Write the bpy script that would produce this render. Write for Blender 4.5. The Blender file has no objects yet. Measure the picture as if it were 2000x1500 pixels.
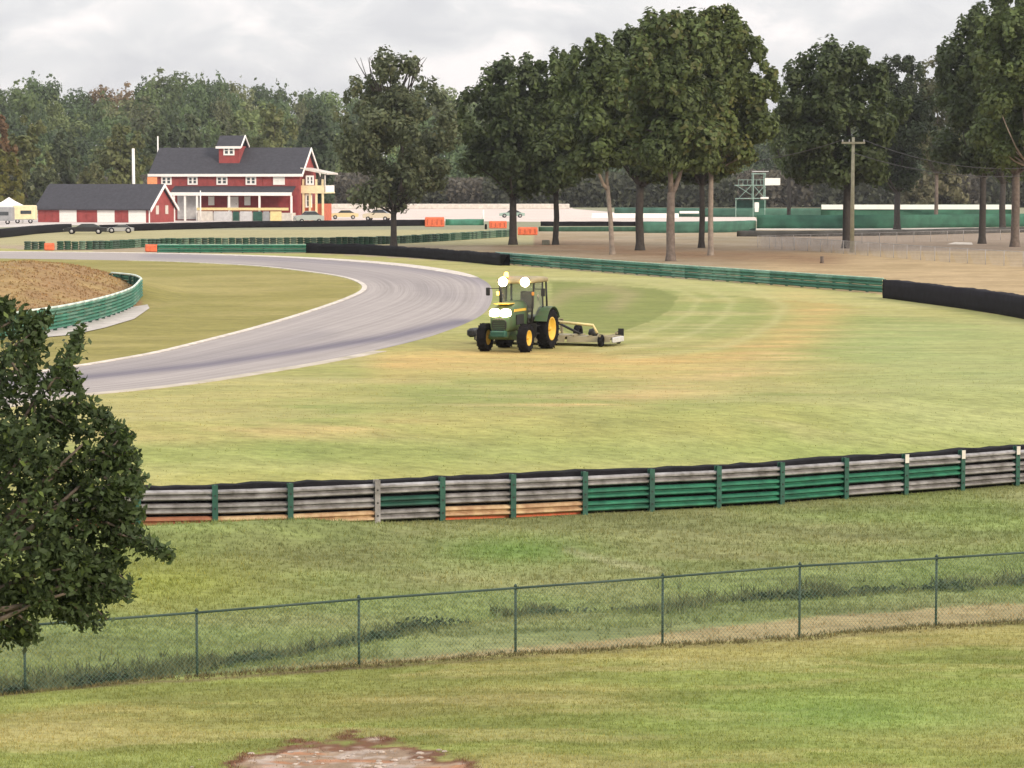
import bpy, math, random
import numpy as np
from mathutils import Vector, Matrix, noise as mnoise

R = math.radians
rng = np.random.default_rng(7)
random.seed(7)
scene = bpy.context.scene
col = scene.collection

# ---------------------------------------------------------------- camera
F, HC = 5200.0, 6.4                     # focal length in photo pixels, eye height above the track
PITCH = math.atan(400.0 / F)
cam_d = bpy.data.cameras.new('camera')
cam = bpy.data.objects.new('camera', cam_d)
col.objects.link(cam)
cam.location = (0, 0, HC)
cam.rotation_euler = (R(90) - PITCH, 0, 0)
cam_d.sensor_width = 36
cam_d.lens = 36 * F / 2000
cam_d.clip_start = 0.5
cam_d.clip_end = 9000
scene.camera = cam

# ---------------------------------------------------------------- world: overcast evening sky
SUN_EL, SUN_AZ = 24.0, 136.0            # azimuth clockwise from the view direction (north = +Y)
w = bpy.data.worlds.new('World')
scene.world = w
w.use_nodes = True
nt = w.node_tree
nt.nodes.clear()
N = nt.nodes.new
L = nt.links.new
out = N('ShaderNodeOutputWorld')
sky = N('ShaderNodeTexSky')
sky.sky_type = 'NISHITA'
sky.sun_disc = False
sky.sun_elevation = R(SUN_EL)
sky.sun_rotation = R(SUN_AZ)
sky.air_density = 1.2
sky.dust_density = 2.0
bg1 = N('ShaderNodeBackground')
bg1.inputs['Strength'].default_value = 0.10
L(sky.outputs[0], bg1.inputs['Color'])
tc = N('ShaderNodeTexCoord')
mp = N('ShaderNodeMapping')
mp.inputs['Scale'].default_value = (20, 20, 40)
L(tc.outputs['Generated'], mp.inputs['Vector'])
n1 = N('ShaderNodeTexNoise')
n1.inputs['Scale'].default_value = 1.0
n1.inputs['Detail'].default_value = 8
n1.inputs['Roughness'].default_value = 0.52
n1.inputs['Distortion'].default_value = 0.5
L(mp.outputs[0], n1.inputs['Vector'])
cr = N('ShaderNodeValToRGB')
e = cr.color_ramp.elements
e[0].position, e[0].color = 0.36, (0.64, 0.64, 0.665, 1)
e[1].position, e[1].color = 0.64, (0.92, 0.875, 0.865, 1)
m_ = cr.color_ramp.elements.new(0.5)
m_.color = (0.735, 0.73, 0.74, 1)
L(n1.outputs['Fac'], cr.inputs[0])
# overcast sky brightens towards the zenith
sp = N('ShaderNodeSeparateXYZ')
L(tc.outputs['Generated'], sp.inputs[0])
mr = N('ShaderNodeMapRange')
mr.inputs['From Min'].default_value = 0.0
mr.inputs['From Max'].default_value = 1.0
mr.inputs['To Min'].default_value = 1.0
mr.inputs['To Max'].default_value = 1.95
L(sp.outputs['Z'], mr.inputs['Value'])
bg2 = N('ShaderNodeBackground')
L(cr.outputs[0], bg2.inputs['Color'])
L(mr.outputs[0], bg2.inputs['Strength'])
mx = N('ShaderNodeMixShader')
mx.inputs[0].default_value = 0.93
L(bg1.outputs[0], mx.inputs[1])
L(bg2.outputs[0], mx.inputs[2])
L(mx.outputs[0], out.inputs[0])

sun_d = bpy.data.lights.new('sun', 'SUN')
sun_d.energy = 2.3
sun_d.angle = R(14)
sun_d.color = (1.0, 0.83, 0.66)
sun = bpy.data.objects.new('sun', sun_d)
col.objects.link(sun)
az = R(SUN_AZ)
to_sun = Vector((math.sin(az) * math.cos(R(SUN_EL)), math.cos(az) * math.cos(R(SUN_EL)), math.sin(R(SUN_EL))))
sun.rotation_euler = to_sun.to_track_quat('Z', 'Y').to_euler()
sun.location = (60, -20, 80)

vs = scene.view_settings
vs.view_transform = 'Standard'
vs.look = 'None'
vs.exposure = 0.22
vs.gamma = 1.0
vs.use_curve_mapping = False

# ---------------------------------------------------------------- projection helpers
cp, spn = math.cos(PITCH), math.sin(PITCH)

def ray(px, py):
    a, b = px - 1000.0, 750.0 - py
    return np.array([a, F * cp + b * spn, -F * spn + b * cp])

def G(px, py, z=0.0):
    """ground point seen at a photo pixel, at height z"""
    r = ray(px, py)
    t = (z - HC) / r[2]
    return (r[0] * t, r[1] * t)

def atY(px, Y):
    """world x of a photo column at distance Y (near the horizon rows)"""
    return (px - 1000.0) / F * Y

def zat(py, Y):
    r = ray(1000, py)
    return HC + r[2] / r[1] * Y

def proj(x, y, z):
    dx, dy, dz = x, y, z - HC
    dep = dy * cp - dz * spn
    up = dy * spn + dz * cp
    return 1000 + F * dx / dep, 750 - F * up / dep

def sm(t):
    t = np.clip(t, 0, 1)
    return t * t * (3 - 2 * t)

# value noise for large patches
_perm = np.random.default_rng(3).random((256, 256))

def vnoise(x, y):
    xi, yi = np.floor(x).astype(int), np.floor(y).astype(int)
    fx, fy = x - xi, y - yi
    fx, fy = fx * fx * (3 - 2 * fx), fy * fy * (3 - 2 * fy)
    a = _perm[xi % 256, yi % 256]; b = _perm[(xi + 1) % 256, yi % 256]
    c = _perm[xi % 256, (yi + 1) % 256]; d = _perm[(xi + 1) % 256, (yi + 1) % 256]
    return (a * (1 - fx) + b * fx) * (1 - fy) + (c * (1 - fx) + d * fx) * fy

def fbm(x, y, o=4):
    v, amp, tot = 0, 1.0, 0
    for i in range(o):
        v = v + amp * vnoise(x * 2 ** i + 17 * i, y * 2 ** i + 31 * i)
        tot += amp
        amp *= 0.5
    return v / tot

# ---------------------------------------------------------------- terrain
rail_px = [(-700, 1050), (-120, 1046), (270, 1038), (420, 1035), (566, 1031), (735, 1023), (862, 1017), (1000, 1011), (1140, 1005), (1270, 999), (1400, 992), (1523, 984),
           (1648, 974), (1765, 966), (1875, 957), (1982, 948), (2120, 938), (2260, 928), (2700, 898), (3200, 866)]
rail_xy = np.array([G(a, b, -1.6) for a, b in rail_px])
fence_px = [(-660, 1396, 134), (-300, 1375, 131), (38, 1355, 128), (378, 1333, 125.2), (698, 1312, 122.5), (1007, 1290, 119.9), (1297, 1268, 117.5),
            (1567, 1248, 115.3), (1836, 1229, 113), (2100, 1212, 111), (2350, 1195, 109.3), (2600, 1178, 107.5), (2840, 1162, 106)]
fence_xy = np.array([((a - 1000) / s, F / s) for a, b, s in fence_px])

def yrail(x):
    return np.interp(x, rail_xy[:, 0], rail_xy[:, 1])

def yfence(x):
    return np.interp(x, fence_xy[:, 0], fence_xy[:, 1])

def ditch_y(x):
    return yfence(x) + 2.3 + 4.2 * sm((x + 7.5) / 9)

def h(x, y):
    x = np.asarray(x, float)
    y = np.asarray(y, float)
    yr, yf = yrail(x), yfence(x)
    z = -1.6 * (1 - sm((y - yr) / 11.0))
    # between the guardrail and the ditch
    k = sm((yr - y) / np.maximum(yr - ditch_y(x), 1))
    z = np.where(y < yr, -1.6 - 0.45 * k, z)
    z = z + 0.40 * np.exp(-(np.maximum(x + 5.0, (-5.0 - x) * .35) / 2.2) ** 2 - ((y - yr + 1.7) / 1.1) ** 2)
    # up to the chain link fence
    k2 = sm((ditch_y(x) - y) / 3.0)
    z = np.where(y < ditch_y(x), z + 0.65 * k2, z)
    # the spectator bank rising to the camera
    bank = np.clip(34.0 - y, 0, 60)
    z = z + 0.18 * bank * sm(bank / 4) + 0.2 * sm((yf - y) / 9)
    und = (fbm(x * 0.5 + 9, y * 0.5 + 4, 3) - 0.5) * 0.14
    z = z + und * (1 - sm((y - yr + 4) / 6))
    # earth mound inside the left barrier
    sy = np.where(y < 146, 20.0, 15.0)
    sy = np.where(y < 142, 17.0, 17.0)
    z = z + 2.3 * np.clip(np.exp(-((x + 26.5) / 6.2) ** 2 - ((y - 144) / (sy * 1.06)) ** 2) - .15, 0, 1) * (0.93 + 0.16 * fbm(x * .7, y * .3, 3))
    # wooded hill behind
    z = z + sm((y - 600) / 160) * (2 + 10 * sm((60 - x) / 120))
    return z

def hz(x, y):
    return float(h(x, y))

# ---------------------------------------------------------------- mesh helpers
def tag(o, label=None, cat=None, group=None, kind=None):
    if label: o['label'] = label
    if cat: o['category'] = cat
    if group: o['group'] = group
    if kind: o['kind'] = kind
    return o

def empty(name, loc, rz=0.0, label=None, cat=None, group=None):
    o = bpy.data.objects.new(name, None)
    col.objects.link(o)
    o.location = loc
    o.rotation_euler = (0, 0, rz)
    o.empty_display_size = 0.3
    return tag(o, label, cat, group)

def copy_tree(o, parent=None):
    c = o.copy()
    col.objects.link(c)
    c.parent = parent
    for ch in list(o.children):
        copy_tree(ch, c)
    return c

class MB:
    def __init__(s):
        s.v, s.f, s.sm = [], [], []
    def add(s, vs_, fs_, smooth=False):
        b = len(s.v)
        s.v += [tuple(p) for p in vs_]
        s.f += [tuple(i + b for i in f) for f in fs_]
        s.sm += [smooth] * len(fs_)
        return s
    def box(s, c, d, rz=0.0, bev=0.0, M=None):
        cx, cy, cz = c
        x, y, z = d[0] / 2, d[1] / 2, d[2] / 2
        ca, sa = math.cos(rz), math.sin(rz)
        if bev <= 0:
            P = [(i * x, j * y, k * z) for k in (-1, 1) for i, j in ((-1, -1), (1, -1), (1, 1), (-1, 1))]
            fs = [(3, 2, 1, 0), (4, 5, 6, 7), (0, 1, 5, 4), (1, 2, 6, 5), (2, 3, 7, 6), (3, 0, 4, 7)]
        else:
            b = min(bev, x * .9, y * .9, z * .9)
            P = []
            for zz, q in ((-z, b), (-z + b, 0), (z - b, 0), (z, b)):
                xx, yy = x - q, y - q
                P += [(-xx + b, -yy, zz), (xx - b, -yy, zz), (xx, -yy + b, zz), (xx, yy - b, zz),
                      (xx - b, yy, zz), (-xx + b, yy, zz), (-xx, yy - b, zz), (-xx, -yy + b, zz)]
            fs = [tuple(range(7, -1, -1)), tuple(range(24, 32))]
            for l in range(3):
                for i in range(8):
                    a, c2 = l * 8 + i, l * 8 + (i + 1) % 8
                    fs.append((a, c2, c2 + 8, a + 8))
        V = []
        for p in P:
            q = (cx + p[0] * ca - p[1] * sa, cy + p[0] * sa + p[1] * ca, cz + p[2])
            V.append(M @ Vector(q) if M else q)
        return s.add(V, fs)
    def tube(s, pts, r, n=8, cap=True, smooth=True):
        pts = [Vector(p) for p in pts]
        rs = r if isinstance(r, (list, tuple)) else [r] * len(pts)
        V, fs = [], []
        up = Vector((0, 0, 1))
        pn = None
        for i, p in enumerate(pts):
            t = (pts[min(i + 1, len(pts) - 1)] - pts[max(i - 1, 0)]).normalized()
            if pn is None:
                a = t.cross(up)
                if a.length < 1e-3: a = t.cross(Vector((1, 0, 0)))
                a.normalize()
            else:
                a = (pn - t * pn.dot(t))
                if a.length < 1e-4: a = t.cross(Vector((1, 0, 0)))
                a.normalize()
            pn = a
            b = t.cross(a)
            for k in range(n):
                an = 2 * math.pi * k / n
                V.append(p + (a * math.cos(an) + b * math.sin(an)) * rs[i])
        for i in range(len(pts) - 1):
            for k in range(n):
                k2 = (k + 1) % n
                fs.append((i * n + k, i * n + k2, (i + 1) * n + k2, (i + 1) * n + k))
        s.add(V, fs, smooth)
        if cap:
            b0 = len(s.v) - len(V)
            s.f += [tuple(b0 + k for k in range(n - 1, -1, -1)), tuple(b0 + (len(pts) - 1) * n + k for k in range(n))]
            s.sm += [False, False]
        return s
    def prism(s, poly, y0, y1, axis='y'):
        """poly of (a, z) extruded along axis"""
        n = len(poly)
        if axis == 'y':
            V = [(a, y0, z) for a, z in poly] + [(a, y1, z) for a, z in poly]
        else:
            V = [(y0, a, z) for a, z in poly] + [(y1, a, z) for a, z in poly]
        fs = [tuple(range(n)), tuple(range(2 * n - 1, n - 1, -1))]
        for i in range(n):
            j = (i + 1) % n
            fs.append((i, i + n, j + n, j))
        return s.add(V, fs)
    def lathe(s, prof, n=24, axis='y', c=(0, 0, 0), smooth=True):
        """profile of (radius, offset) turned about an axis"""
        V, fs = [], []
        m = len(prof)
        for k in range(n):
            a = 2 * math.pi * k / n
            for r_, o_ in prof:
                if axis == 'y': V.append((c[0] + r_ * math.cos(a), c[1] + o_, c[2] + r_ * math.sin(a)))
                elif axis == 'z': V.append((c[0] + r_ * math.cos(a), c[1] + r_ * math.sin(a), c[2] + o_))
                else: V.append((c[0] + o_, c[1] + r_ * math.cos(a), c[2] + r_ * math.sin(a)))
        for k in range(n):
            k2 = (k + 1) % n
            for i in range(m - 1):
                fs.append((k * m + i, k * m + i + 1, k2 * m + i + 1, k2 * m + i))
        return s.add(V, fs, smooth)
    def mesh(s, name):
        me = bpy.data.meshes.new(name)
        me.from_pydata(s.v, [], s.f)
        me.polygons.foreach_set('use_smooth', s.sm)
        me.update()
        return me
    def build(s, name, mat, parent=None, label=None, cat=None, group=None, kind=None, fix=True):
        me = s.mesh(name)
        if fix:
            import bmesh
            bm = bmesh.new(); bm.from_mesh(me)
            bmesh.ops.recalc_face_normals(bm, faces=bm.faces[:])
            bm.to_mesh(me); bm.free()
        return put(name, me, mat, parent, label, cat, group, kind)

def put(name, me, mat, parent=None, label=None, cat=None, group=None, kind=None, loc=None, rz=None):
    if mat and not me.materials: me.materials.append(mat)
    o = bpy.data.objects.new(name, me)
    col.objects.link(o)
    o.parent = parent
    if loc is not None: o.location = loc
    if rz is not None: o.rotation_euler = (0, 0, rz)
    return tag(o, label, cat, group, kind)

def quad_mesh(name, V, ncorner, colors=None):
    """V: (n*ncorner,3) array, consecutive corners form a face"""
    n = len(V) // ncorner
    me = bpy.data.meshes.new(name)
    me.vertices.add(len(V)); me.vertices.foreach_set('co', V.astype(np.float32).ravel())
    me.loops.add(len(V)); me.loops.foreach_set('vertex_index', np.arange(len(V), dtype=np.int32))
    me.polygons.add(n)
    me.polygons.foreach_set('loop_start', np.arange(0, len(V), ncorner, dtype=np.int32))
    me.update(calc_edges=True)
    if colors is not None: set_col(me, colors)
    return me

def set_col(me, c):
    a = me.color_attributes.new('Col', 'FLOAT_COLOR', 'POINT')
    cc = np.ones((len(c), 4), np.float32)
    cc[:, :3] = c
    a.data.foreach_set('color', cc.ravel())

def grid_mesh(name, P, colors=None, flip=False, uv=None):
    """P: (rows, cols, 3)"""
    r, c = P.shape[:2]
    me = bpy.data.meshes.new(name)
    me.vertices.add(r * c); me.vertices.foreach_set('co', P.astype(np.float32).ravel())
    i = np.arange(r * c).reshape(r, c)
    q = np.stack([i[:-1, :-1], i[:-1, 1:], i[1:, 1:], i[1:, :-1]], -1).reshape(-1, 4)
    if flip: q = q[:, ::-1]
    me.loops.add(q.size); me.loops.foreach_set('vertex_index', q.ravel().astype(np.int32))
    me.polygons.add(len(q)); me.polygons.foreach_set('loop_start', np.arange(0, q.size, 4, dtype=np.int32))
    me.polygons.foreach_set('use_smooth', np.ones(len(q), bool))
    me.update(calc_edges=True)
    if colors is not None: set_col(me, colors.reshape(-1, 3))
    if uv is not None:
        u = me.uv_layers.new(name='UVMap')
        u.data.foreach_set('uv', uv.reshape(-1, 2)[q.ravel()].astype(np.float32).ravel())
    return me

def catmull(pts, n):
    P = np.array(pts, float)
    P = np.vstack([2 * P[0] - P[1], P, 2 * P[-1] - P[-2]])
    out_ = []
    for i in range(1, len(P) - 2):
        for t in np.arange(n) / n:
            a, b, c, d = P[i - 1], P[i], P[i + 1], P[i + 2]
            out_.append(0.5 * (2 * b + (c - a) * t + (2 * a - 5 * b + 4 * c - d) * t * t + (3 * b - a - 3 * c + d) * t ** 3))
    out_.append(P[-2])
    return np.array(out_)

def resample(P, step):
    P = np.array(P, float)
    d = np.r_[0, np.cumsum(np.linalg.norm(np.diff(P, axis=0), axis=1))]
    n = max(2, int(round(d[-1] / step)) + 1)
    s_ = np.linspace(0, d[-1], n)
    return np.stack([np.interp(s_, d, P[:, k]) for k in range(P.shape[1])], -1)

# ---------------------------------------------------------------- materials
_m = {}

def mat(name, color, rough=0.8, var=0.18, scale=6.0, metal=0.0, bump=0.0, bscale=40.0, emit=None, estr=0.0, spec=0.4, stain=None):
    if name in _m: return _m[name]
    m = bpy.data.materials.new(name)
    m.use_nodes = True
    t = m.node_tree
    b = t.nodes['Principled BSDF']
    b.inputs['Roughness'].default_value = rough
    b.inputs['Metallic'].default_value = metal
    b.inputs['Specular IOR Level'].default_value = spec
    tc_ = t.nodes.new('ShaderNodeTexCoord')
    nz = t.nodes.new('ShaderNodeTexNoise')
    nz.inputs['Scale'].default_value = scale
    nz.inputs['Detail'].default_value = 5
    nz.inputs['Roughness'].default_value = 0.6
    t.links.new(tc_.outputs['Object'], nz.inputs['Vector'])
    rp = t.nodes.new('ShaderNodeValToRGB')
    lo = [max(0, c * (1 - var)) for c in color]
    hi = [min(1, c * (1 + var)) for c in color]
    if stain: lo = stain
    rp.color_ramp.elements[0].position = 0.3
    rp.color_ramp.elements[1].position = 0.7
    rp.color_ramp.elements[0].color = (*lo, 1)
    rp.color_ramp.elements[1].color = (*hi, 1)
    t.links.new(nz.outputs['Fac'], rp.inputs[0])
    t.links.new(rp.outputs[0], b.inputs['Base Color'])
    if bump > 0:
        n2 = t.nodes.new('ShaderNodeTexNoise')
        n2.inputs['Scale'].default_value = bscale
        n2.inputs['Detail'].default_value = 4
        t.links.new(tc_.outputs['Object'], n2.inputs['Vector'])
        bp = t.nodes.new('ShaderNodeBump')
        bp.inputs['Strength'].default_value = bump
        bp.inputs['Distance'].default_value = 0.05
        t.links.new(n2.outputs['Fac'], bp.inputs['Height'])
        t.links.new(bp.outputs[0], b.inputs['Normal'])
    if emit:
        b.inputs['Emission Color'].default_value = (*emit, 1)
        b.inputs['Emission Strength'].default_value = estr
    _m[name] = m
    return m

def vcol_mat(name, rough=0.95, noise=((3.0, 0.25), (0.6, 0.2)), bump=0.3, bscale=12.0, bdist=0.04, translucent=0.0, spec=0.15, stretch=None):
    m = bpy.data.materials.new(name)
    m.use_nodes = True
    t = m.node_tree
    b = t.nodes['Principled BSDF']
    b.inputs['Roughness'].default_value = rough
    b.inputs['Specular IOR Level'].default_value = spec
    at = t.nodes.new('ShaderNodeVertexColor')
    at.layer_name = 'Col'
    ge = t.nodes.new('ShaderNodeNewGeometry')
    cur = at.outputs[0]
    posn = ge.outputs['Position']
    if stretch:
        mpp = t.nodes.new('ShaderNodeMapping')
        mpp.inputs['Scale'].default_value = stretch
        mpp.inputs['Rotation'].default_value = (0, 0, R(4))
        t.links.new(posn, mpp.inputs['Vector'])
        posn = mpp.outputs[0]
    for sc_, amt in noise:
        nz = t.nodes.new('ShaderNodeTexNoise')
        nz.inputs['Scale'].default_value = sc_
        nz.inputs['Detail'].default_value = 4
        nz.inputs['Roughness'].default_value = 0.62
        t.links.new(posn, nz.inputs['Vector'])
        mr_ = t.nodes.new('ShaderNodeMapRange')
        mr_.inputs['From Min'].default_value = 0.28
        mr_.inputs['From Max'].default_value = 0.72
        mr_.inputs['To Min'].default_value = 1 - amt
        mr_.inputs['To Max'].default_value = 1 + amt
        t.links.new(nz.outputs['Fac'], mr_.inputs['Value'])
        vm = t.nodes.new('ShaderNodeVectorMath')
        vm.operation = 'SCALE'
        t.links.new(cur, vm.inputs[0])
        t.links.new(mr_.outputs[0], vm.inputs['Scale'])
        cur = vm.outputs[0]
    t.links.new(cur, b.inputs['Base Color'])
    if bump > 0:
        n2 = t.nodes.new('ShaderNodeTexNoise')
        n2.inputs['Scale'].default_value = bscale
        n2.inputs['Detail'].default_value = 5
        t.links.new(ge.outputs['Position'], n2.inputs['Vector'])
        bp = t.nodes.new('ShaderNodeBump')
        bp.inputs['Strength'].default_value = bump
        bp.inputs['Distance'].default_value = bdist
        t.links.new(n2.outputs['Fac'], bp.inputs['Height'])
        t.links.new(bp.outputs[0], b.inputs['Normal'])
    if translucent > 0:
        tr = t.nodes.new('ShaderNodeBsdfTranslucent')
        t.links.new(cur, tr.inputs['Color'])
        mx_ = t.nodes.new('ShaderNodeMixShader')
        mx_.inputs[0].default_value = translucent
        o_ = t.nodes['Material Output']
        t.links.new(b.outputs[0], mx_.inputs[1])
        t.links.new(tr.outputs[0], mx_.inputs[2])
        t.links.new(mx_.outputs[0], o_.inputs['Surface'])
    return m

M_ground = vcol_mat('grass_ground', noise=((1.3, 0.17), (6.0, 0.24), (0.3, 0.10)), bump=0.7, bscale=9.0, bdist=0.06, stretch=(.38, 1, 1))
M_leaf = vcol_mat('leaves', rough=0.6, noise=(), bump=0, translucent=0.32, spec=0.3)
M_blade = vcol_mat('grass_blades', rough=0.7, noise=(), bump=0, translucent=0.3, spec=0.2)
M_bark = mat('bark', (0.15, 0.12, 0.10), 0.95, 0.35, 3.0, bump=0.6, bscale=14)
M_bark_pale = mat('pale_bark', (0.27, 0.225, 0.185), 0.95, 0.3, 2.0, bump=0.5, bscale=14)
M_bark_dark = mat('dark_bark', (0.055, 0.048, 0.042), 0.95, 0.3, 3.0, bump=0.6, bscale=14)
M_steel = mat('galvanised_steel', (0.33, 0.32, 0.32), 0.6, 0.2, 3.0, metal=0.1, bump=0.1, stain=(0.13, 0.12, 0.11))
M_green = mat('green_paint', (0.032, 0.18, 0.105), 0.5, 0.3, 3.0, stain=(.02, .10, .065))
M_dgreen = mat('dark_green_paint', (0.02, 0.085, 0.06), 0.6, 0.3, 3.0)
M_teal = mat('faded_green_paint', (0.06, 0.22, 0.15), 0.6, 0.35, 1.2)
M_mint = mat('pale_green_paint', (0.36, 0.55, 0.44), 0.6, 0.2, 2.0)
M_cream = mat('cream_paint', (0.60, 0.46, 0.27), 0.6, 0.2, 2.5, stain=(0.34, 0.17, 0.09))
M_orange = mat('orange_plastic', (0.80, 0.17, 0.07), 0.6, 0.2, 3.0, stain=(0.55, 0.13, 0.06))
M_rubber = mat('black_rubber', (0.010, 0.0095, 0.0115), 0.85, 0.4, 2.0, bump=0.3, bscale=8, spec=.12)
M_white = mat('white_paint', (0.88, 0.86, 0.82), 0.6, 0.04, 2.0)
M_offwhite = mat('weathered_white', (0.62, 0.58, 0.52), 0.8, 0.18, 1.5)
M_concrete = mat('concrete', (0.50, 0.46, 0.42), 0.9, 0.2, 1.2, bump=0.2)
M_red = mat('barn_red_boards', (0.31, 0.062, 0.06), 0.75, 0.22, 1.2)
M_roof = mat('charcoal_shingles', (0.045, 0.045, 0.055), 0.85, 0.25, 2.0, bump=0.5, bscale=6)
M_glass = mat('window_glass', (0.05, 0.06, 0.07), 0.12, 0.3, 1.0, spec=0.8)
M_wood = mat('weathered_wood', (0.40, 0.38, 0.27), 0.85, 0.2, 2.0, bump=0.3)
M_wire = mat('overhead_wire', (0.10, 0.10, 0.10), 0.6)
M_gal_dark = mat('fence_green_vinyl', (0.04, 0.07, 0.055), 0.6, 0.2, 2.0)
M_mesh = mat('fence_wire_vinyl', (0.11, 0.20, 0.15), 0.6, 0.2, 2.0)
M_greyfence = mat('grey_wire', (0.38, 0.36, 0.35), 0.6, 0.2, 2.0)
M_tgreen = mat('tractor_green', (0.05, 0.115, 0.045), 0.5, 0.15, 3.0, spec=0.4, stain=(.085, .10, .05))
M_tyellow = mat('tractor_yellow', (0.72, 0.45, 0.06), 0.4, 0.12, 3.0)
M_black = mat('black_metal', (0.02, 0.02, 0.02), 0.5, 0.3, 3.0)
M_deck = mat('mower_deck_tan', (0.27, 0.235, 0.14), 0.6, 0.25, 2.0)
M_pyellow = mat('pale_yellow_paint', (0.75, 0.62, 0.30), 0.5, 0.15, 3.0)
M_lamp = mat('lit_lamp', (1, 0.95, 0.8), 0.3, 0, emit=(1.0, 0.82, 0.48), estr=22)
M_beacon = mat('lit_amber_lamp', (1, 0.4, 0.05), 0.3, 0, emit=(1.0, 0.36, 0.06), estr=9)
M_grey = mat('grey_paint', (0.30, 0.31, 0.32), 0.4, 0.15, 2.0)
M_lgrey = mat('light_grey_paint', (0.55, 0.55, 0.55), 0.5, 0.15, 2.0)
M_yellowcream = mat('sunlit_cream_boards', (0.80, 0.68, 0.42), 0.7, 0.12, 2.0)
M_rock = mat('pale_stone', (0.45, 0.38, 0.32), 0.9, 0.3, 12.0, bump=0.4)

# ---------------------------------------------------------------- track geometry (needed for the ground colour too)
inner_px = [(-160, 748), (-60, 741), (0, 735), (110, 720), (200, 706), (300, 688), (400, 664), (500, 638), (600, 608), (672, 583),
            (705, 566), (700, 553), (665, 541), (600, 531), (500, 520), (350, 512), (200, 508), (0, 505), (-160, 504)]
outer_px = [(-160, 816), (-60, 802), (20, 790), (150, 771), (260, 760), (370, 747), (500, 727), (620, 707), (740, 683), (860, 651),
            (945, 612), (962, 572), (944, 547), (885, 529), (760, 513), (560, 501), (300, 494), (0, 491), (-160, 490)]
inner = catmull([G(*p) for p in inner_px], 10)
outer = catmull([G(*p) for p in outer_px], 10)

def polydist(X, Y, pts, sy=1.0):
    """distance (in photo pixels, rows stretched by sy) from points to a polyline"""
    d = np.full(X.shape, 1e9)
    for (x0, y0), (x1, y1) in zip(pts[:-1], pts[1:]):
        dx, dy = x1 - x0, (y1 - y0) * sy
        t = np.clip(((X - x0) * dx + (Y - y0) * sy * dy) / (dx * dx + dy * dy), 0, 1)
        d = np.minimum(d, np.hypot(X - x0 - t * dx, (Y - y0) * sy - t * dy))
    return d

def inpoly(X, Y, poly):
    r_ = np.zeros(X.shape, bool)
    n = len(poly)
    for i in range(n):
        x0, y0 = poly[i]; x1, y1 = poly[(i + 1) % n]
        if y0 == y1: continue
        c_ = ((y0 > Y) != (y1 > Y)) & (X < (x1 - x0) * (Y - y0) / (y1 - y0) + x0)
        r_ ^= c_
    return r_

back_px = [(-200, 470), (50, 488), (300, 494), (600, 494), (850, 508), (975, 516), (1100, 526), (1300, 542), (1500, 556), (1725, 575), (1860, 598), (2000, 622), (2200, 655), (2550, 735), (3200, 880)]

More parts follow.
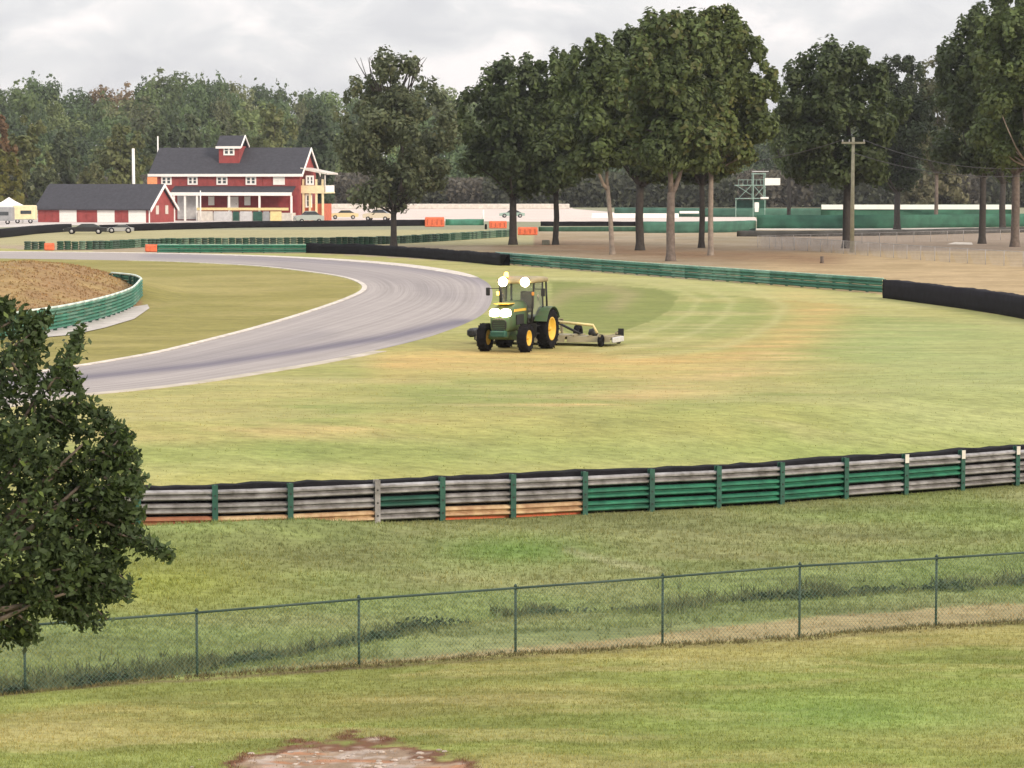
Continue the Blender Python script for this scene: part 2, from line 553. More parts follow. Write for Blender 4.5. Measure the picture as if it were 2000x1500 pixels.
def ground_color(x, y, z):
    px, py = proj(x, y, z)
    c = np.zeros(x.shape + (3,))
    def mixc(mask, colr):
        mk = np.clip(mask, 0, 1)[..., None]
        c[:] = c * (1 - mk) + np.array(colr) * mk
    n_big = fbm(x * 0.09 + 3, y * 0.05 + 8, 4)
    n_mid = fbm(x * 0.13 + 13, y * 0.22 + 1, 4)
    n_fine = fbm(x * 0.6 + 5, y * 1.0 + 2, 4)
    # field of the infield: pale dry grass
    n_str = fbm(x * 0.22 + 3, y * 0.9 + 7, 4)
    mixc(np.ones(x.shape), (0.325, 0.312, 0.108))
    mixc(sm((n_big - 0.45) * 6) * 0.8, (0.235, 0.275, 0.085))
    mixc(sm((n_mid - 0.5) * 5) * 0.55, (0.41, 0.36, 0.15))
    mixc(sm((n_fine - 0.53) * 6) * 0.4, (0.24, 0.25, 0.09))
    mixc(sm((n_str - 0.52) * 7) * 0.35, (0.44, 0.40, 0.19))
    # dry yellow arc left by the mower
    arc = [(780, 712), (900, 700), (1150, 706), (1300, 712), (1420, 700), (1520, 670), (1585, 635), (1600, 605), (1560, 580)]
    da = polydist(px, py, arc, 2.2)
    mixc(np.exp(-(da / 62) ** 2) * (0.6 + .6 * sm((n_str - .3) * 2.5)) * .85, (0.47, 0.335, 0.13))
    arc2 = [(200, 850), (600, 845), (900, 820), (1150, 790), (1400, 745), (1520, 700)]
    mixc(np.exp(-(polydist(px, py, arc2, 3.5) / 70) ** 2) * (0.15 + 1.2 * sm((n_str - .32) * 2.5)) * .7, (0.48, 0.36, 0.16))
    # freshly mown darker stripe near the tractor
    poly = [(1075, 545), (1180, 548), (1270, 556), (1325, 580), (1310, 605), (1270, 628), (1210, 650), (1120, 655), (1080, 640)]
    mixc(inpoly(px, py, poly) * 0.85, (0.185, 0.21, 0.06))
    for k_, off_ in enumerate((0, 34, 66, 100, 150, 200)):
        ln_ = [(1080, 545 - off_ * .0), (1180 + off_, 547), (1275 + off_, 558 + off_ * .03), (1332 + off_, 582 + off_ * .08), (1312 + off_, 610 + off_ * .1), (1265 + off_, 634 + off_ * .12), (1205 + off_, 656 + off_ * .12), (1100 + off_ * .6, 675 + off_ * .12)]
        mixc(np.exp(-(polydist(px, py, ln_, 3) / (7 + k_)) ** 2) * (.35 if k_ % 2 else .3), (0.24, 0.26, 0.085) if k_ % 2 == 0 else (0.45, 0.42, 0.2))
    strip = [(1065, 600), (1110, 572), (1190, 562), (1230, 575), (1200, 600)]
    mixc(np.exp(-(polydist(px, py, strip, 2.5) / 22) ** 2) * 0.5, (0.33, 0.27, 0.14))
    # greener right part of the field
    g = sm((px - 1500) / 300) * sm((py - 600) / 60) * (1 - sm((py - 830) / 60))
    mixc(g * 0.55, (0.295, 0.345, 0.14))
    g = np.exp(-((py - 885) / 35) ** 2) * (py < 960)
    mixc(g * 0.7, (0.235, 0.285, 0.09))
    g = inpoly(px, py, [(1060, 520), (1400, 552), (1725, 576), (1900, 606), (1700, 600), (1400, 575), (1060, 545)])
    mixc(g * 0.45, (0.42, 0.40, 0.17))
    # island inside the bend: olive
    isl = (px < 712) & (py > 500) & (py < 745) & inpoly(px, py, [(-400, 500)] + [(a, b) for a, b in inner_px[::-1]] + [(-400, 755)])
    mixc(isl * 0.9, (0.245, 0.215, 0.065))
    mixc(isl * sm((n_mid - .45) * 5) * 0.6, (0.34, 0.29, 0.11))
    # mound: bare clay with dry growth
    inm = inpoly(px, py, [(-400, 480), (120, 500), (220, 535), (268, 552), (276, 596), (240, 612), (190, 629), (120, 646), (0, 666), (-400, 760)])
    md = inm * np.exp(-((x + 26.5) / 6.4) ** 2 - ((y - 138) / np.where(y < 138, 21, 13)) ** 2)
    mixc(sm((md - 0.13 + (n_fine - .5) * .12) * 9) * (y > 98) * 0.92, (0.29, 0.18, 0.09))
    mixc(sm((md - 0.25) * 6) * sm((n_fine - .5) * 6) * (y > 98) * 0.6, (0.36, 0.26, 0.11))
    mixc(sm((md - 0.2) * 6) * sm((y - 138) / 10) * sm((-25 - x) / 4) * 0.8, (0.40, 0.33, 0.12))
    # verge outside the barrier: dried clay and pine straw below the trees
    by = np.interp(px, [p[0] for p in back_px], [p[1] for p in back_px])
    out_ = (py < by)
    mixc(out_ * 1.0, (0.36, 0.29, 0.20))
    mixc(out_ * sm((n_mid - .45) * 4) * .6, (0.30, 0.25, 0.16))
    mixc(out_ * sm((px - 1350) / 200) * sm((py - 480) / 20) * 0.85, (0.42, 0.31, 0.17))
    mixc(out_ * sm((n_str - .5) * 8) * .45, (0.27, 0.20, 0.10))
    straw = out_ * np.exp(-(polydist(px, py, [(1010, 478), (1150, 484), (1350, 496), (1500, 500), (1600, 505)], 4) / 60) ** 2)
    mixc(straw * (0.5 + 0.7 * n_fine), (0.24, 0.15, 0.085))
    mixc(out_ * sm((px - 1450) / 80) * (py < 490) * (py > 455) * .85, (0.27, 0.21, 0.16))
    # grass strips behind
    mixc(out_ * (px < 1040) * sm((482 - py) / 6) * .9, (0.37, 0.34, 0.18))
    mixc(out_ * (py < 449) * 1.0, (0.26, 0.26, 0.17))
    # between guardrail and fence: greener, rougher
    yr, yf = yrail(x), yfence(x)
    b = (y < yr + .3)
    mixc(b * 1.0, (0.21, 0.255, 0.088))
    mixc(b * sm((n_mid - .42) * 4) * .5, (0.26, 0.235, 0.12))
    mixc(b * sm((n_str - .52) * 7) * .5, (0.14, 0.16, 0.06))
    mixc(b * sm((n_big - .5) * 6) * .6, (0.17, 0.24, 0.06))
    gl = b * np.exp(-((px - 300) / 260) ** 2 - ((py - 1140) / 60) ** 2)
    mixc(gl * .8, (0.24, 0.27, 0.05))
    gl = b * np.exp(-((px - 1010) / 170) ** 2 - ((py - 1075) / 30) ** 2)
    mixc(gl * .9, (0.15, 0.24, 0.055))
    pale = b * np.exp(-(polydist(px, py, [(1110, 1075), (1180, 1095), (1280, 1115)], 2) / 14) ** 2)
    mixc(pale * .5, (0.36, 0.35, 0.2))
    # ditch: darker weeds, and worn pale strip along the fence
    dd = np.abs(y - ditch_y(x))
    mixc(b * np.exp(-(dd / 1.1) ** 2) * .7 * sm((fbm(x * .5, y * .4, 3) - .35) * 4), (0.13, 0.13, 0.07))
    mixc(sm((yf + .7 + 1.5 * sm((x + 1) / 7) - y) / .5) * (y > yf + .05) * sm((x + 5) / 3) * .8, (0.38, 0.29, 0.15))
    f = sm((yf + .1 - y) / .25)
    # foreground bank
    mixc(f * 1.0, (0.25, 0.285, 0.08))
    mixc(f * sm((n_mid - .45) * 5) * .65, (0.36, 0.30, 0.12))
    mixc(f * sm((n_str - .5) * 7) * .55, (0.17, 0.185, 0.05))
    mixc(f * sm((fbm(x * .3 + 40, y * 1.1, 4) - .53) * 8) * .55, (0.40, 0.36, 0.15))
    mixc(f * sm((n_big - .48) * 6) * .7, (0.20, 0.26, 0.06))
    edge = np.exp(-((y - yf + .25 + .3 * (n_fine - .5)) / .16) ** 2)
    mixc(edge * (n_str * .8 + .4 * sm((-x) / 3)) , (0.12, 0.085, 0.05))
    gl = f * np.exp(-((px - 1700) / 400) ** 2 - ((py - 1400) / 50) ** 2)
    mixc(gl * .75, (0.19, 0.30, 0.07))
    # bare stony patch
    n_p = fbm(x * 2.2, y * 2.2, 4)
    pd = ((px - 680) / 232) ** 2 + ((py - 1532) / 86) ** 2 + (n_p - .5) * 1.3
    mixc(sm((1.25 - pd) * 4), (0.17, 0.085, 0.05))
    mixc(sm((0.95 - pd) * 5), (0.33, 0.24, 0.165))
    mixc(sm((0.95 - pd) * 5) * sm((fbm(x * 5, y * 5, 3) - .5) * 8) * .7, (0.50, 0.42, 0.36))
    mixc(sm((1.0 - pd) * 5) * sm((fbm(x * 1.4 + 9, y * 4, 3) - .52) * 9) * .8, (0.42, 0.20, 0.10))
    c *= (1 + 0.06 * (n_fine[..., None] - .5))
    return c

# ---------------------------------------------------------------- ground sheet
ys = []
for py in np.arange(1540, 392, -2.3):
    r_ = ray(1000, py)
    ys.append(-7.9 / r_[2] * r_[1] if py > 1000 else -6.4 / r_[2] * r_[1])
ys = np.array(sorted(ys))
keep = [ys[0]]
for v in ys[1:]:
    if v - keep[-1] > 0.02: keep.append(v)
ys = np.r_[np.linspace(-30, keep[0] - .3, 26), keep, np.linspace(keep[-1] + 20, 1400, 22), [1800, 2500, 4000, 6500]]
cx = np.r_[np.linspace(-1.6, -0.26, 16), np.arange(-0.25, 0.2501, 0.00115), np.linspace(0.26, 1.6, 16)]
YY, CX = np.meshgrid(ys, cx, indexing='ij')
XX = CX * np.maximum(YY, 30) + 0.0
ZZ = h(XX, YY)
me = grid_mesh('ground', np.stack([XX, YY, ZZ], -1), ground_color(XX, np.maximum(YY, 25), ZZ))
put('ground', me, M_ground, kind='structure')

# ---------------------------------------------------------------- track surface
def road_mat():
    m = vcol_mat('worn_asphalt', rough=0.85, noise=((0.5, 0.05), (14.0, 0.08)), bump=0.25, bscale=40, bdist=0.01, spec=0.3)
    t = m.node_tree
    b = t.nodes['Principled BSDF']
    src = b.inputs['Base Color'].links[0].from_socket
    uv = t.nodes.new('ShaderNodeUVMap')
    mp_ = t.nodes.new('ShaderNodeMapping')
    mp_.inputs['Scale'].default_value = (0.02, 3.0, 1)
    nz = t.nodes.new('ShaderNodeTexNoise')
    nz.inputs['Scale'].default_value = 1.0
    nz.inputs['Detail'].default_value = 5
    nz.inputs['Roughness'].default_value = 0.7
    mr_ = t.nodes.new('ShaderNodeMapRange')
    mr_.inputs['From Min'].default_value = .3
    mr_.inputs['From Max'].default_value = .7
    mr_.inputs['To Min'].default_value = .70
    mr_.inputs['To Max'].default_value = 1.12
    vm = t.nodes.new('ShaderNodeVectorMath')
    vm.operation = 'SCALE'
    t.links.new(uv.outputs[0], mp_.inputs[0])
    t.links.new(mp_.outputs[0], nz.inputs['Vector'])
    t.links.new(nz.outputs['Fac'], mr_.inputs['Value'])
    t.links.new(src, vm.inputs[0])
    t.links.new(mr_.outputs[0], vm.inputs['Scale'])
    t.links.new(vm.outputs[0], b.inputs['Base Color'])
    return m

M_road = road_mat()
nl = 36
T = np.linspace(0, 1, nl)
P = inner[:, None, :] * (1 - T)[None, :, None] + outer[:, None, :] * T[None, :, None]
s_len = np.r_[0, np.cumsum(np.linalg.norm(np.diff((inner + outer) / 2, axis=0), axis=1))]
X_, Y_ = P[..., 0], P[..., 1]
Z_ = np.full(X_.shape, 0.006)
px, py = proj(X_, Y_, Z_)
c = np.zeros(X_.shape + (3,)) + np.array((0.375, 0.335, 0.315))
def tint(mask, colr):
    global c
    mk = np.clip(mask, 0, 1)[..., None]
    c = c * (1 - mk) + np.array(colr) * mk
tint(np.exp(-(polydist(px, py, [(-160, 760), (110, 742), (400, 712), (600, 683), (760, 658), (900, 628)], 6) / 33) ** 2) * .95, (0.15, 0.135, 0.17))
tint(np.exp(-(polydist(px, py, [(-160, 750), (200, 722), (450, 690), (620, 655)], 4) / 45) ** 2) * .5, (0.22, 0.20, 0.21))
tint(np.exp(-(polydist(px, py, [(300, 500), (600, 508), (780, 522), (900, 538), (950, 552)], 5) / 30) ** 2) * .6, (0.21, 0.19, 0.22))
tint(np.exp(-(polydist(px, py, [(560, 520), (700, 534), (800, 550), (880, 580)], 4) / 40) ** 2) * .4, (0.24, 0.215, 0.22))
tint(((px > 930)) * .2, (0.30, 0.27, 0.29))
uv = np.stack([np.repeat(s_len[:, None], nl, 1), np.repeat(T[None, :] * 10, len(inner), 0)], -1)
me = grid_mesh('race_track', np.stack([X_, Y_, Z_], -1), c, uv=uv)
put('race_track', me, M_road, kind='structure')
# make sure it faces up
import bmesh
def face_up(me):
    bm = bmesh.new(); bm.from_mesh(me)
    if sum(f.normal.z * f.calc_area() for f in bm.faces) < 0:
        bmesh.ops.reverse_faces(bm, faces=bm.faces[:])
    bm.to_mesh(me); bm.free()
face_up(me)

def strip_between(name, A, B, z, m, kind='structure', thick=0.0):
    A, B = np.array(A), np.array(B)
    n = len(A)
    if thick:
        Pp = np.stack([np.c_[A, np.full(n, 0.0)], np.c_[A, np.full(n, z)], np.c_[B, np.full(n, z)], np.c_[B, np.full(n, 0.0)]], 1)
    else:
        Pp = np.stack([np.c_[A, np.full(n, z)], np.c_[B, np.full(n, z)]], 1)
    me = grid_mesh(name, Pp)
    for p in me.polygons: p.use_smooth = False
    face_up(me)
    return put(name, me, m, kind=kind)

def offset(A, d):
    t = np.gradient(A, axis=0)
    t /= np.linalg.norm(t, axis=1)[:, None]
    nrm = np.stack([-t[:, 1], t[:, 0]], -1)
    return A + nrm * d
M_kerb = mat('pale_kerb_concrete', (0.66, 0.60, 0.53), 0.8, 0.2, 1.5, stain=(.40, .36, .31))
cen = (inner + outer) / 2
s0 = 1 if np.dot(offset(inner, 1)[40] - inner[40], cen[40] - inner[40]) > 0 else -1
strip_between('track_kerb', inner[:158], offset(inner, -s0 * 0.0)[:158] + (offset(inner, s0 * 0.30) - inner)[:158], 0.03, M_kerb, thick=.03)
strip_between('track_kerb', offset(outer, s0 * 0.55)[:80], offset(outer, 0)[:80], 0.016, mat('edge_concrete', (0.47, 0.42, 0.36), 0.85, 0.2, .8, stain=(.33, .29, .2)), thick=.01)
tp = (np.sin(np.linspace(0.02, 3.12, 56)) ** .5)[:, None]
strip_between('track_kerb', outer[122:178] + (offset(outer, -s0 * 2.0)[122:178] - outer[122:178]) * tp, outer[122:178], 0.03, M_kerb, thick=.03)

# other flat sheets: paddock lane, footing, service road
def sheet(name, pxs, z, m, kind='structure'):
    pts = [G(*p) for p in pxs]
    me = bpy.data.meshes.new(name)
    me.from_pydata([(a, b, z) for a, b in pts], [], [tuple(range(len(pts)))])
    me.update(); face_up(me)
    return put(name, me, m, kind=kind)
M_lane = mat('pale_lane_concrete', (0.62, 0.53, 0.47), 0.9, 0.1, .12)
sheet('pit_lane', [(560, 432), (700, 434), (900, 432), (1150, 434), (1300, 434), (1300, 424), (1240, 418), (1120, 408), (1112, 402), (900, 399), (640, 397), (560, 400)], 0.008, M_lane)
sheet('paddock_road', [(-250, 452), (130, 440), (330, 438), (560, 436), (620, 420), (300, 418), (-250, 420)], 0.008, mat('paddock_gravel', (0.55, 0.50, 0.46), .95, .15, .3))
sheet('service_road', [(1230, 435), (1330, 434), (1480, 432), (1475, 424), (1250, 424)], 0.012, M_lane)
sheet('concrete_strip', [(1440, 449), (1700, 449), (2200, 445), (2200, 442.5), (1700, 446), (1440, 446.5)], 0.012, M_kerb)
sheet('concrete_strip', [(1850, 477), (1900, 478), (1898, 474), (1865, 473)], 0.012, M_kerb)
sheet('barrier_footing', [(262, 624), (292, 603), (284, 588), (262, 598), (168, 628), (100, 645), (60, 652), (60, 662), (140, 655), (205, 641)], 0.03, M_concrete)

# ---------------------------------------------------------------- guardrails
W = [(-.03, -.155), (.03, -.135), (.08, -.105), (.08, -.055), (-.02, -.015), (-.02, .015), (.08, .055), (.08, .105), (.03, .135), (-.03, .155)]
W2 = W + [(a - .006, b) for a, b in W[::-1]]

def beam(name, p0, p1, z0, z1, side, m, parent, hs=1.0, label=None, taper=0.0):
    """W beam between two plan points; side: +1/-1 where the ridges face"""
    a, b = Vector((p0[0], p0[1], z0)), Vector((p1[0], p1[1], z1))
    t = (b - a)
    nrm = Vector((-t.y, t.x, 0)).normalized() * side
    V = [a + nrm * u + Vector((0, 0, v * hs)) for u, v in W2] + [b + nrm * u + Vector((0, 0, v * hs)) for u, v in W2]
    n = len(W2)
    mb = MB()
    mb.add(V, [tuple(range(n)), tuple(range(2 * n - 1, n - 1, -1))] + [(i, i + n, (i + 1) % n + n, (i + 1) % n) for i in range(n)])
    return mb.build(name, m, parent, label)

# front guardrail
posts = [130, 270, 420, 566, 735, 862, 1000, 1140, 1270, 1400, 1523, 1648, 1765, 1875, 1982, 2085, 2185, 2285, 2385, 2485, 2585, 2685, 2785]
by = np.interp(posts, [p[0] for p in rail_px], [p[1] for p in rail_px])
pp = [G(a, b, -1.6) for a, b in zip(posts, by)]
root = empty('guardrail', (pp[7][0], pp[7][1], -1.6), label='long grey and green three-beam guardrail nearest the camera, posts on the near side', cat='guardrail')
inv = Vector(root.location)
def loc(p, z): return (p[0] - inv.x, p[1] - inv.y, z - inv.z)
spans = {'g': M_steel, 'G': M_green, 'c': M_cream, 'b': mat('rusty_brown_paint', (.38, .16, .09), .7, .3, 2), 'd': M_dgreen}
kinds = ['ggb', 'ggb', 'ggc', 'ggc', 'gdg', 'ggc', 'ggc', 'gGG', 'gGG', 'gGG', 'gGG', 'gGg', 'gGg', 'ggg', 'ggg', 'ggg'] + ['ggg'] * 6
HB = 0.98
zb = [hz(p[0], p[1]) for p in pp]
zb = [-1.6 for z in zb]
for i in range(len(pp) - 1):
    a, b = pp[i], pp[i + 1]
    j = random.uniform(-.012, .012)
    for k, ch in enumerate(kinds[i]):
        zc = HB - 0.175 - k * 0.305
        nm = 'rail'
        o = beam(nm, loc(a, 0)[:2], loc(b, 0)[:2], zb[i] + zc + j - inv.z, zb[i + 1] + zc - inv.z + random.uniform(-.01, .01), -1, spans[ch], root, 0.80)
        if ch in 'cb': o['label'] = 'cream painted lower rail' if ch == 'c' else 'rusty brown lower rail'
for i, p in enumerate(pp):
    z = zb[i]
    q = loc(p, z)
    mb = MB()
    t = math.atan2(pp[min(i + 1, len(pp) - 1)][1] - pp[max(i - 1, 0)][1], pp[min(i + 1, len(pp) - 1)][0] - pp[max(i - 1, 0)][0])
    nx, ny = math.sin(t), -math.cos(t)
    mb.box((q[0] + nx * .05, q[1] + ny * .05, q[2] + .43), (0.03, .14, 1.22), t)
    mb.box((q[0] + nx * .115, q[1] + ny * .115, q[2] + .43), (0.13, .012, 1.218), t)
    mb.box((q[0] + nx * -.015, q[1] + ny * -.015, q[2] + .43), (0.13, .012, 1.218), t)
    m = M_dgreen if i not in (4,) else M_steel
    mb.build('post', m, root)
    bl = MB()
    for zz in (.20, .50, .80):
        bl.box((q[0] + nx * .125, q[1] + ny * .125, q[2] + zz), (.035, .02, .035), t)
    bl.build('bolt', M_black, root)
    if i in (13, 14, 12):
        mb = MB()
        mb.box((q[0] + nx * .127, q[1] + ny * .127, q[2] + .93), (0.12, .01, .22), t)
        mb.build('reflector', M_offwhite, root)
# low orange boards showing under the left spans
for i, (a, b) in enumerate(((1, 2), (5, 6), (6, 7))):
    p, q = pp[a], pp[b]
    z = hz((p[0] + q[0]) / 2, (p[1] + q[1]) / 2)
    mb = MB()
    L_ = math.dist(p, q)
    mb.box((*loc(((p[0] + q[0]) / 2, (p[1] + q[1]) / 2 + .12), 0)[:2], z + .06 - inv.z), (L_ * .97, .05, .15), math.atan2(q[1] - p[1], q[0] - p[0]))
    mb.build('kick_board', M_orange, root)

# rubber belt wall just behind the front guardrail, on the track side
def belt_wall(name, pts, z0, hgt, thick, m, label, wob=0.03, step=0.35, cat='tyre wall', col_off=0.0):
    P = resample(pts, step)
    n = len(P)
    Q = offset(P, thick)
    tops = np.array([hgt + wob * (mnoise.noise(Vector((p[0] * .7, p[1] * .7, 3))) + .8 * mnoise.noise(Vector((p[0] * 2.3, p[1] * 2.3, 9)))) for p in P])
    zz = np.array([z0 if z0 is not None else hz(*p) for p in P]) - .08
    rows = []
    for A, top in ((P, 0), (P, .35), (P, .7), (P, 1), (Q, 1), (Q, .7), (Q, .35), (Q, 0)):
        bul = 0.03 * math.sin(top * 3.14) * (1 if A is P else -1)
        A2 = A + (Q - P) / thick * -bul
        rows.append(np.c_[A2, zz + .08 * top + tops * top])
    me = grid_mesh(name, np.stack(rows, 1))
    for p in me.polygons: p.use_smooth = True
    bm = bmesh.new(); bm.from_mesh(me)
    bmesh.ops.holes_fill(bm, edges=[e_ for e_ in bm.edges if e_.is_boundary])
    bmesh.ops.recalc_face_normals(bm, faces=bm.faces[:])
    bm.to_mesh(me); bm.free()
    c0 = Vector((P[n // 2][0], P[n // 2][1], float(zz[n // 2])))
    me.transform(Matrix.Translation(-c0))
    o = put(name, me, m, label=label, cat=cat, loc=c0)
    return o
belt_wall('tyre_wall', [(p[0], p[1] + .18) for p in pp], -1.6, HB + .015, .5, M_rubber, 'black rubber-belted tyre wall standing right behind the nearest guardrail', wob=.06)

# middle barrier round the outside of the bend
def px_line(pts, z=0): return [G(a, b, z) for a, b in pts]
def guard(name, pts, hgt, nb, mats_, label, post_step=1.9, side=1, capm=None, posts_m=M_dgreen, cat='guardrail', hs=.93, capr=.035):
    P = resample(catmull(pts, 6), post_step)
    z = [min(hz(*p), .18) for p in P]
    mid = len(P) // 2
    r0 = empty(name, (P[mid][0], P[mid][1], z[mid]), label=label, cat=cat)
    o0 = Vector(r0.location)
    for i in range(len(P) - 1):
        for k in range(nb):
            zc = hgt - .16 * hs - k * .325 * hs - .01
            a, b = P[i] - o0.xy, P[i + 1] - o0.xy
            beam('rail', a, b, z[i] + zc - o0.z, z[i + 1] + zc - o0.z, side, random.choice(mats_), r0, hs)
        if capm:
            a, b = P[i] - o0.xy, P[i + 1] - o0.xy
            mb = MB()
            mb.tube([(a[0], a[1], z[i] + hgt + .02 - o0.z), (b[0], b[1], z[i + 1] + hgt + .02 - o0.z)], capr, 6)
            mb.build('top_rail', capm, r0)
    pm = MB().box((0, 0, (hgt - .25) / 2 - .02), (.12, .14, hgt + .25)).mesh('post')
    pm.materials.append(posts_m)
    for i, p in enumerate(P):
        t = P[min(i + 1, len(P) - 1)] - P[max(i - 1, 0)]
        nrm = np.array([-t[1], t[0]]) / np.linalg.norm(t) * -side * .08
        put('post', pm, None, r0, loc=(p[0] + nrm[0] - o0.x, p[1] + nrm[1] - o0.y, z[i] - o0.z), rz=math.atan2(t[1], t[0]))
    return r0
M_tealA = mat('weathered_green_rail', (0.045, 0.17, 0.115), .55, .35, 1.0)
M_tealB = mat('scraped_green_rail', (0.12, 0.26, 0.19), .55, .35, 1.5)
gpts = px_line([(968, 514), (1100, 525), (1300, 541), (1500, 556), (1725, 573)])
guard('guardrail', gpts, .82, 2, [M_tealA, M_tealA, M_tealB], 'faded green two-beam guardrail curving between the mown field and the trees', side=-1, capm=M_mint, hs=1.2)
belt_wall('tyre_wall', px_line([(598, 494), (700, 497), (800, 503), (900, 511), (978, 519)]), 0, .82, .7, M_rubber, 'black belted tyre wall along the far side of the bend, left of the tractor', wob=.1)
belt_wall('tyre_wall', px_line([(1724, 582), (1800, 592), (1880, 603), (1950, 614), (2020, 627), (2150, 650), (2330, 690), (2550, 745)]), 0, .98, .8, mat('dark_belt', (0.013, 0.0115, 0.016), .85, .35, 2.5, bump=.3, spec=.12), 'long black tyre wall at the right edge, beyond the mown field', wob=.05)
guard('guardrail', px_line([(308, 494), (400, 494), (500, 494), (598, 494)]), .72, 2, [M_green, M_tealA], 'low green guardrail ending at an orange block beside the far track edge', side=-1, capm=M_mint, hs=1.05)
# left barrier round the mound
lp = px_line([(-110, 684), (10, 664), (60, 655), (120, 645), (190, 628), (235, 613), (262, 600)]) 
tip = [(G(276, 590)[0], G(276, 590)[1]), (atY(274, 141), 141), (atY(262, 145), 145), (atY(240, 147.0), 147.0), (atY(218, 148.5), 148.5)]
guard('guardrail', lp + tip, 1.0, 3, [M_teal, M_teal, M_tealB], 'pale green three-beam guardrail wrapped round the end of the earth mound', side=-1, capm=mat('bleached_green_paint', (.66, .76, .68), .6, .1), post_step=1.6, hs=.92, capr=.055)

# ---------------------------------------------------------------- tyre stacks and distant barriers
def tyre_prof(r1=.32, w=.2, r0=.18):
    return [(r0, 0), (r0 + .03, 0), (r1 - .04, 0.01), (r1, .045), (r1, w - .045), (r1 - .04, w - .01), (r0 + .03, w), (r0, w), (r0, 0)]
mb = MB()
for k in range(4): mb.lathe(tyre_prof(w=.195), 12, 'z', (random.uniform(-.02, .02), random.uniform(-.02, .02), k * .2))
stack_me = mb.mesh('tyre_stack')
def stack_row(pts, m, label, step=.66):
    P = resample(catmull(pts, 6), step)
    mid = len(P) // 2
    r0 = empty('tyre_wall', (P[mid][0], P[mid][1], 0), label=label, cat='tyre wall')
    ms = []
    for mm in m:
        q = stack_me.copy(); q.materials.clear(); q.materials.append(mm); ms.append(q)
    for p in P:
        put('tyre_stack', ms[random.randrange(len(ms))], None, r0, loc=(p[0] - r0.location.x, p[1] - r0.location.y, random.uniform(-.05, .02)))
M_tyreg = mat('green_painted_rubber', (0.03, 0.085, 0.05), .7, .3, 2)
M_tyreg2 = mat('worn_green_rubber', (0.12, 0.19, 0.13), .7, .4, 2)
M_tyreg3 = mat('dull_green_rubber', (0.05, 0.09, 0.065), .7, .4, 2)
stack_row(px_line([(118, 488), (200, 487), (300, 482), (420, 480), (600, 479.5), (740, 477), (860, 471), (995, 462)]), [M_tyreg, M_tyreg2, M_tyreg3], 'long row of green painted tyre stacks behind the far stretch of track')
stack_row(px_line([(54, 488), (82, 487.5)]), [M_tyreg, M_tyreg3], 'short row of green tyre stacks left of the small orange block')
# black wall in front of the paddock
belt_wall('tyre_wall', px_line([(-200, 485), (-60, 470), (20, 463), (70, 457), (140, 452)]), 0, .95, .8, M_rubber, 'black tyre wall below the white canopy at the left edge', step=1)
belt_wall('tyre_wall', px_line([(205, 453), (330, 449), (470, 445), (640, 443), (830, 441)]), 0, .85, .8, M_rubber, 'black tyre wall in front of the red barn', step=1)
belt_wall('tyre_wall', px_line([(1052, 452), (1120, 452), (1250, 452)]), 0, .55, .8, M_tyreg, 'dark green low barrier behind the pale-barked trees', step=1, cat='barrier')
belt_wall('tyre_wall', px_line([(1056, 441.5), (1150, 441.5), (1246, 441.5)]), 0, .62, .8, M_rubber, 'black barrier in front of the pale pit lane, among the tree trunks', step=1, cat='barrier')
belt_wall('barrier_wall', px_line([(870, 440), (945, 440)]), 0, .85, .5, M_teal, 'green barrier between two orange blocks', step=1, cat='barrier')
belt_wall('barrier_wall', px_line([(1250, 455), (1330, 455), (1420, 454), (1476, 452)]), 0, 1.35, .6, mat('dull_green_screen', (.05, .14, .10), .8, .35, .6), 'green wall behind the forked pale tree', step=1, cat='wall')
belt_wall('barrier_wall', px_line([(1478, 446), (1620, 446.5), (1750, 446), (1900, 444), (2100, 441)]), 0, 1.75, .6, mat('green_screen', (.035, .125, .08), .8, .35, .5), 'long green screened wall behind the utility pole', step=1, cat='wall')
belt_wall('tyre_wall', px_line([(1440, 462), (1600, 462), (1800, 459), (1900, 456), (2100, 452)]), 0, .65, .7, mat('dull_dark_rubber', (.06, .06, .055), .8, .4, .8), 'low dark barrier in front of the green screened wall', step=1, cat='barrier')
belt_wall('barrier_wall', px_line([(1200, 422), (1320, 423), (1440, 424), (1600, 424), (1700, 424)]), 0, 1.5, .5, mat('far_green_screen', (.055, .14, .10), .8, .35, .4), 'distant green screen behind the scaffold tower', step=2, cat='wall')
belt_wall('barrier_wall', px_line([(1603, 428), (1750, 428), (1975, 427)]), 0, 2.35, .2, mat('green_screen', (.035, .125, .08)), 'green wall carrying a white band, far right', step=2, cat='wall')
Yw = G(1700, 428)[1] - .25
mb = MB().box(((atY(1603, Yw) + atY(1975, Yw)) / 2, Yw, 1.95), (atY(1975, Yw) - atY(1603, Yw), .12, .75))
o = mb.build('long_sign_board', M_white, label='long white board along the top of the far right green wall', cat='board')
Yw = G(1200, 427)[1]
mb = MB().box(((atY(1150, Yw) + atY(1330, Yw)) / 2, Yw, .45), (atY(1365, Yw) - atY(1195, Yw), .3, .8), bev=.05)
mb.build('pit_wall', M_white, label='low white wall behind the middle tree trunks', cat='wall')
mb = MB().box(((atY(1328, Yw) + atY(1366, Yw)) / 2, Yw + 2, 1.0), (atY(1366, Yw) - atY(1328, Yw), .3, .4), bev=.05)
mb.build('bench_board', M_white, label='short white board left of the scaffold tower', cat='board')
# pit wall, long and pale
Yp = G(900, 408)[1]
mb = MB()
mb.box(((atY(640, Yp) + atY(1112, Yp)) / 2, Yp, .55), (atY(1112, Yp) - atY(640, Yp), .4, 1.1), bev=.08)
mb.build('pit_wall', M_offwhite, label='long pale pit wall running from the barn towards the trees', cat='wall')

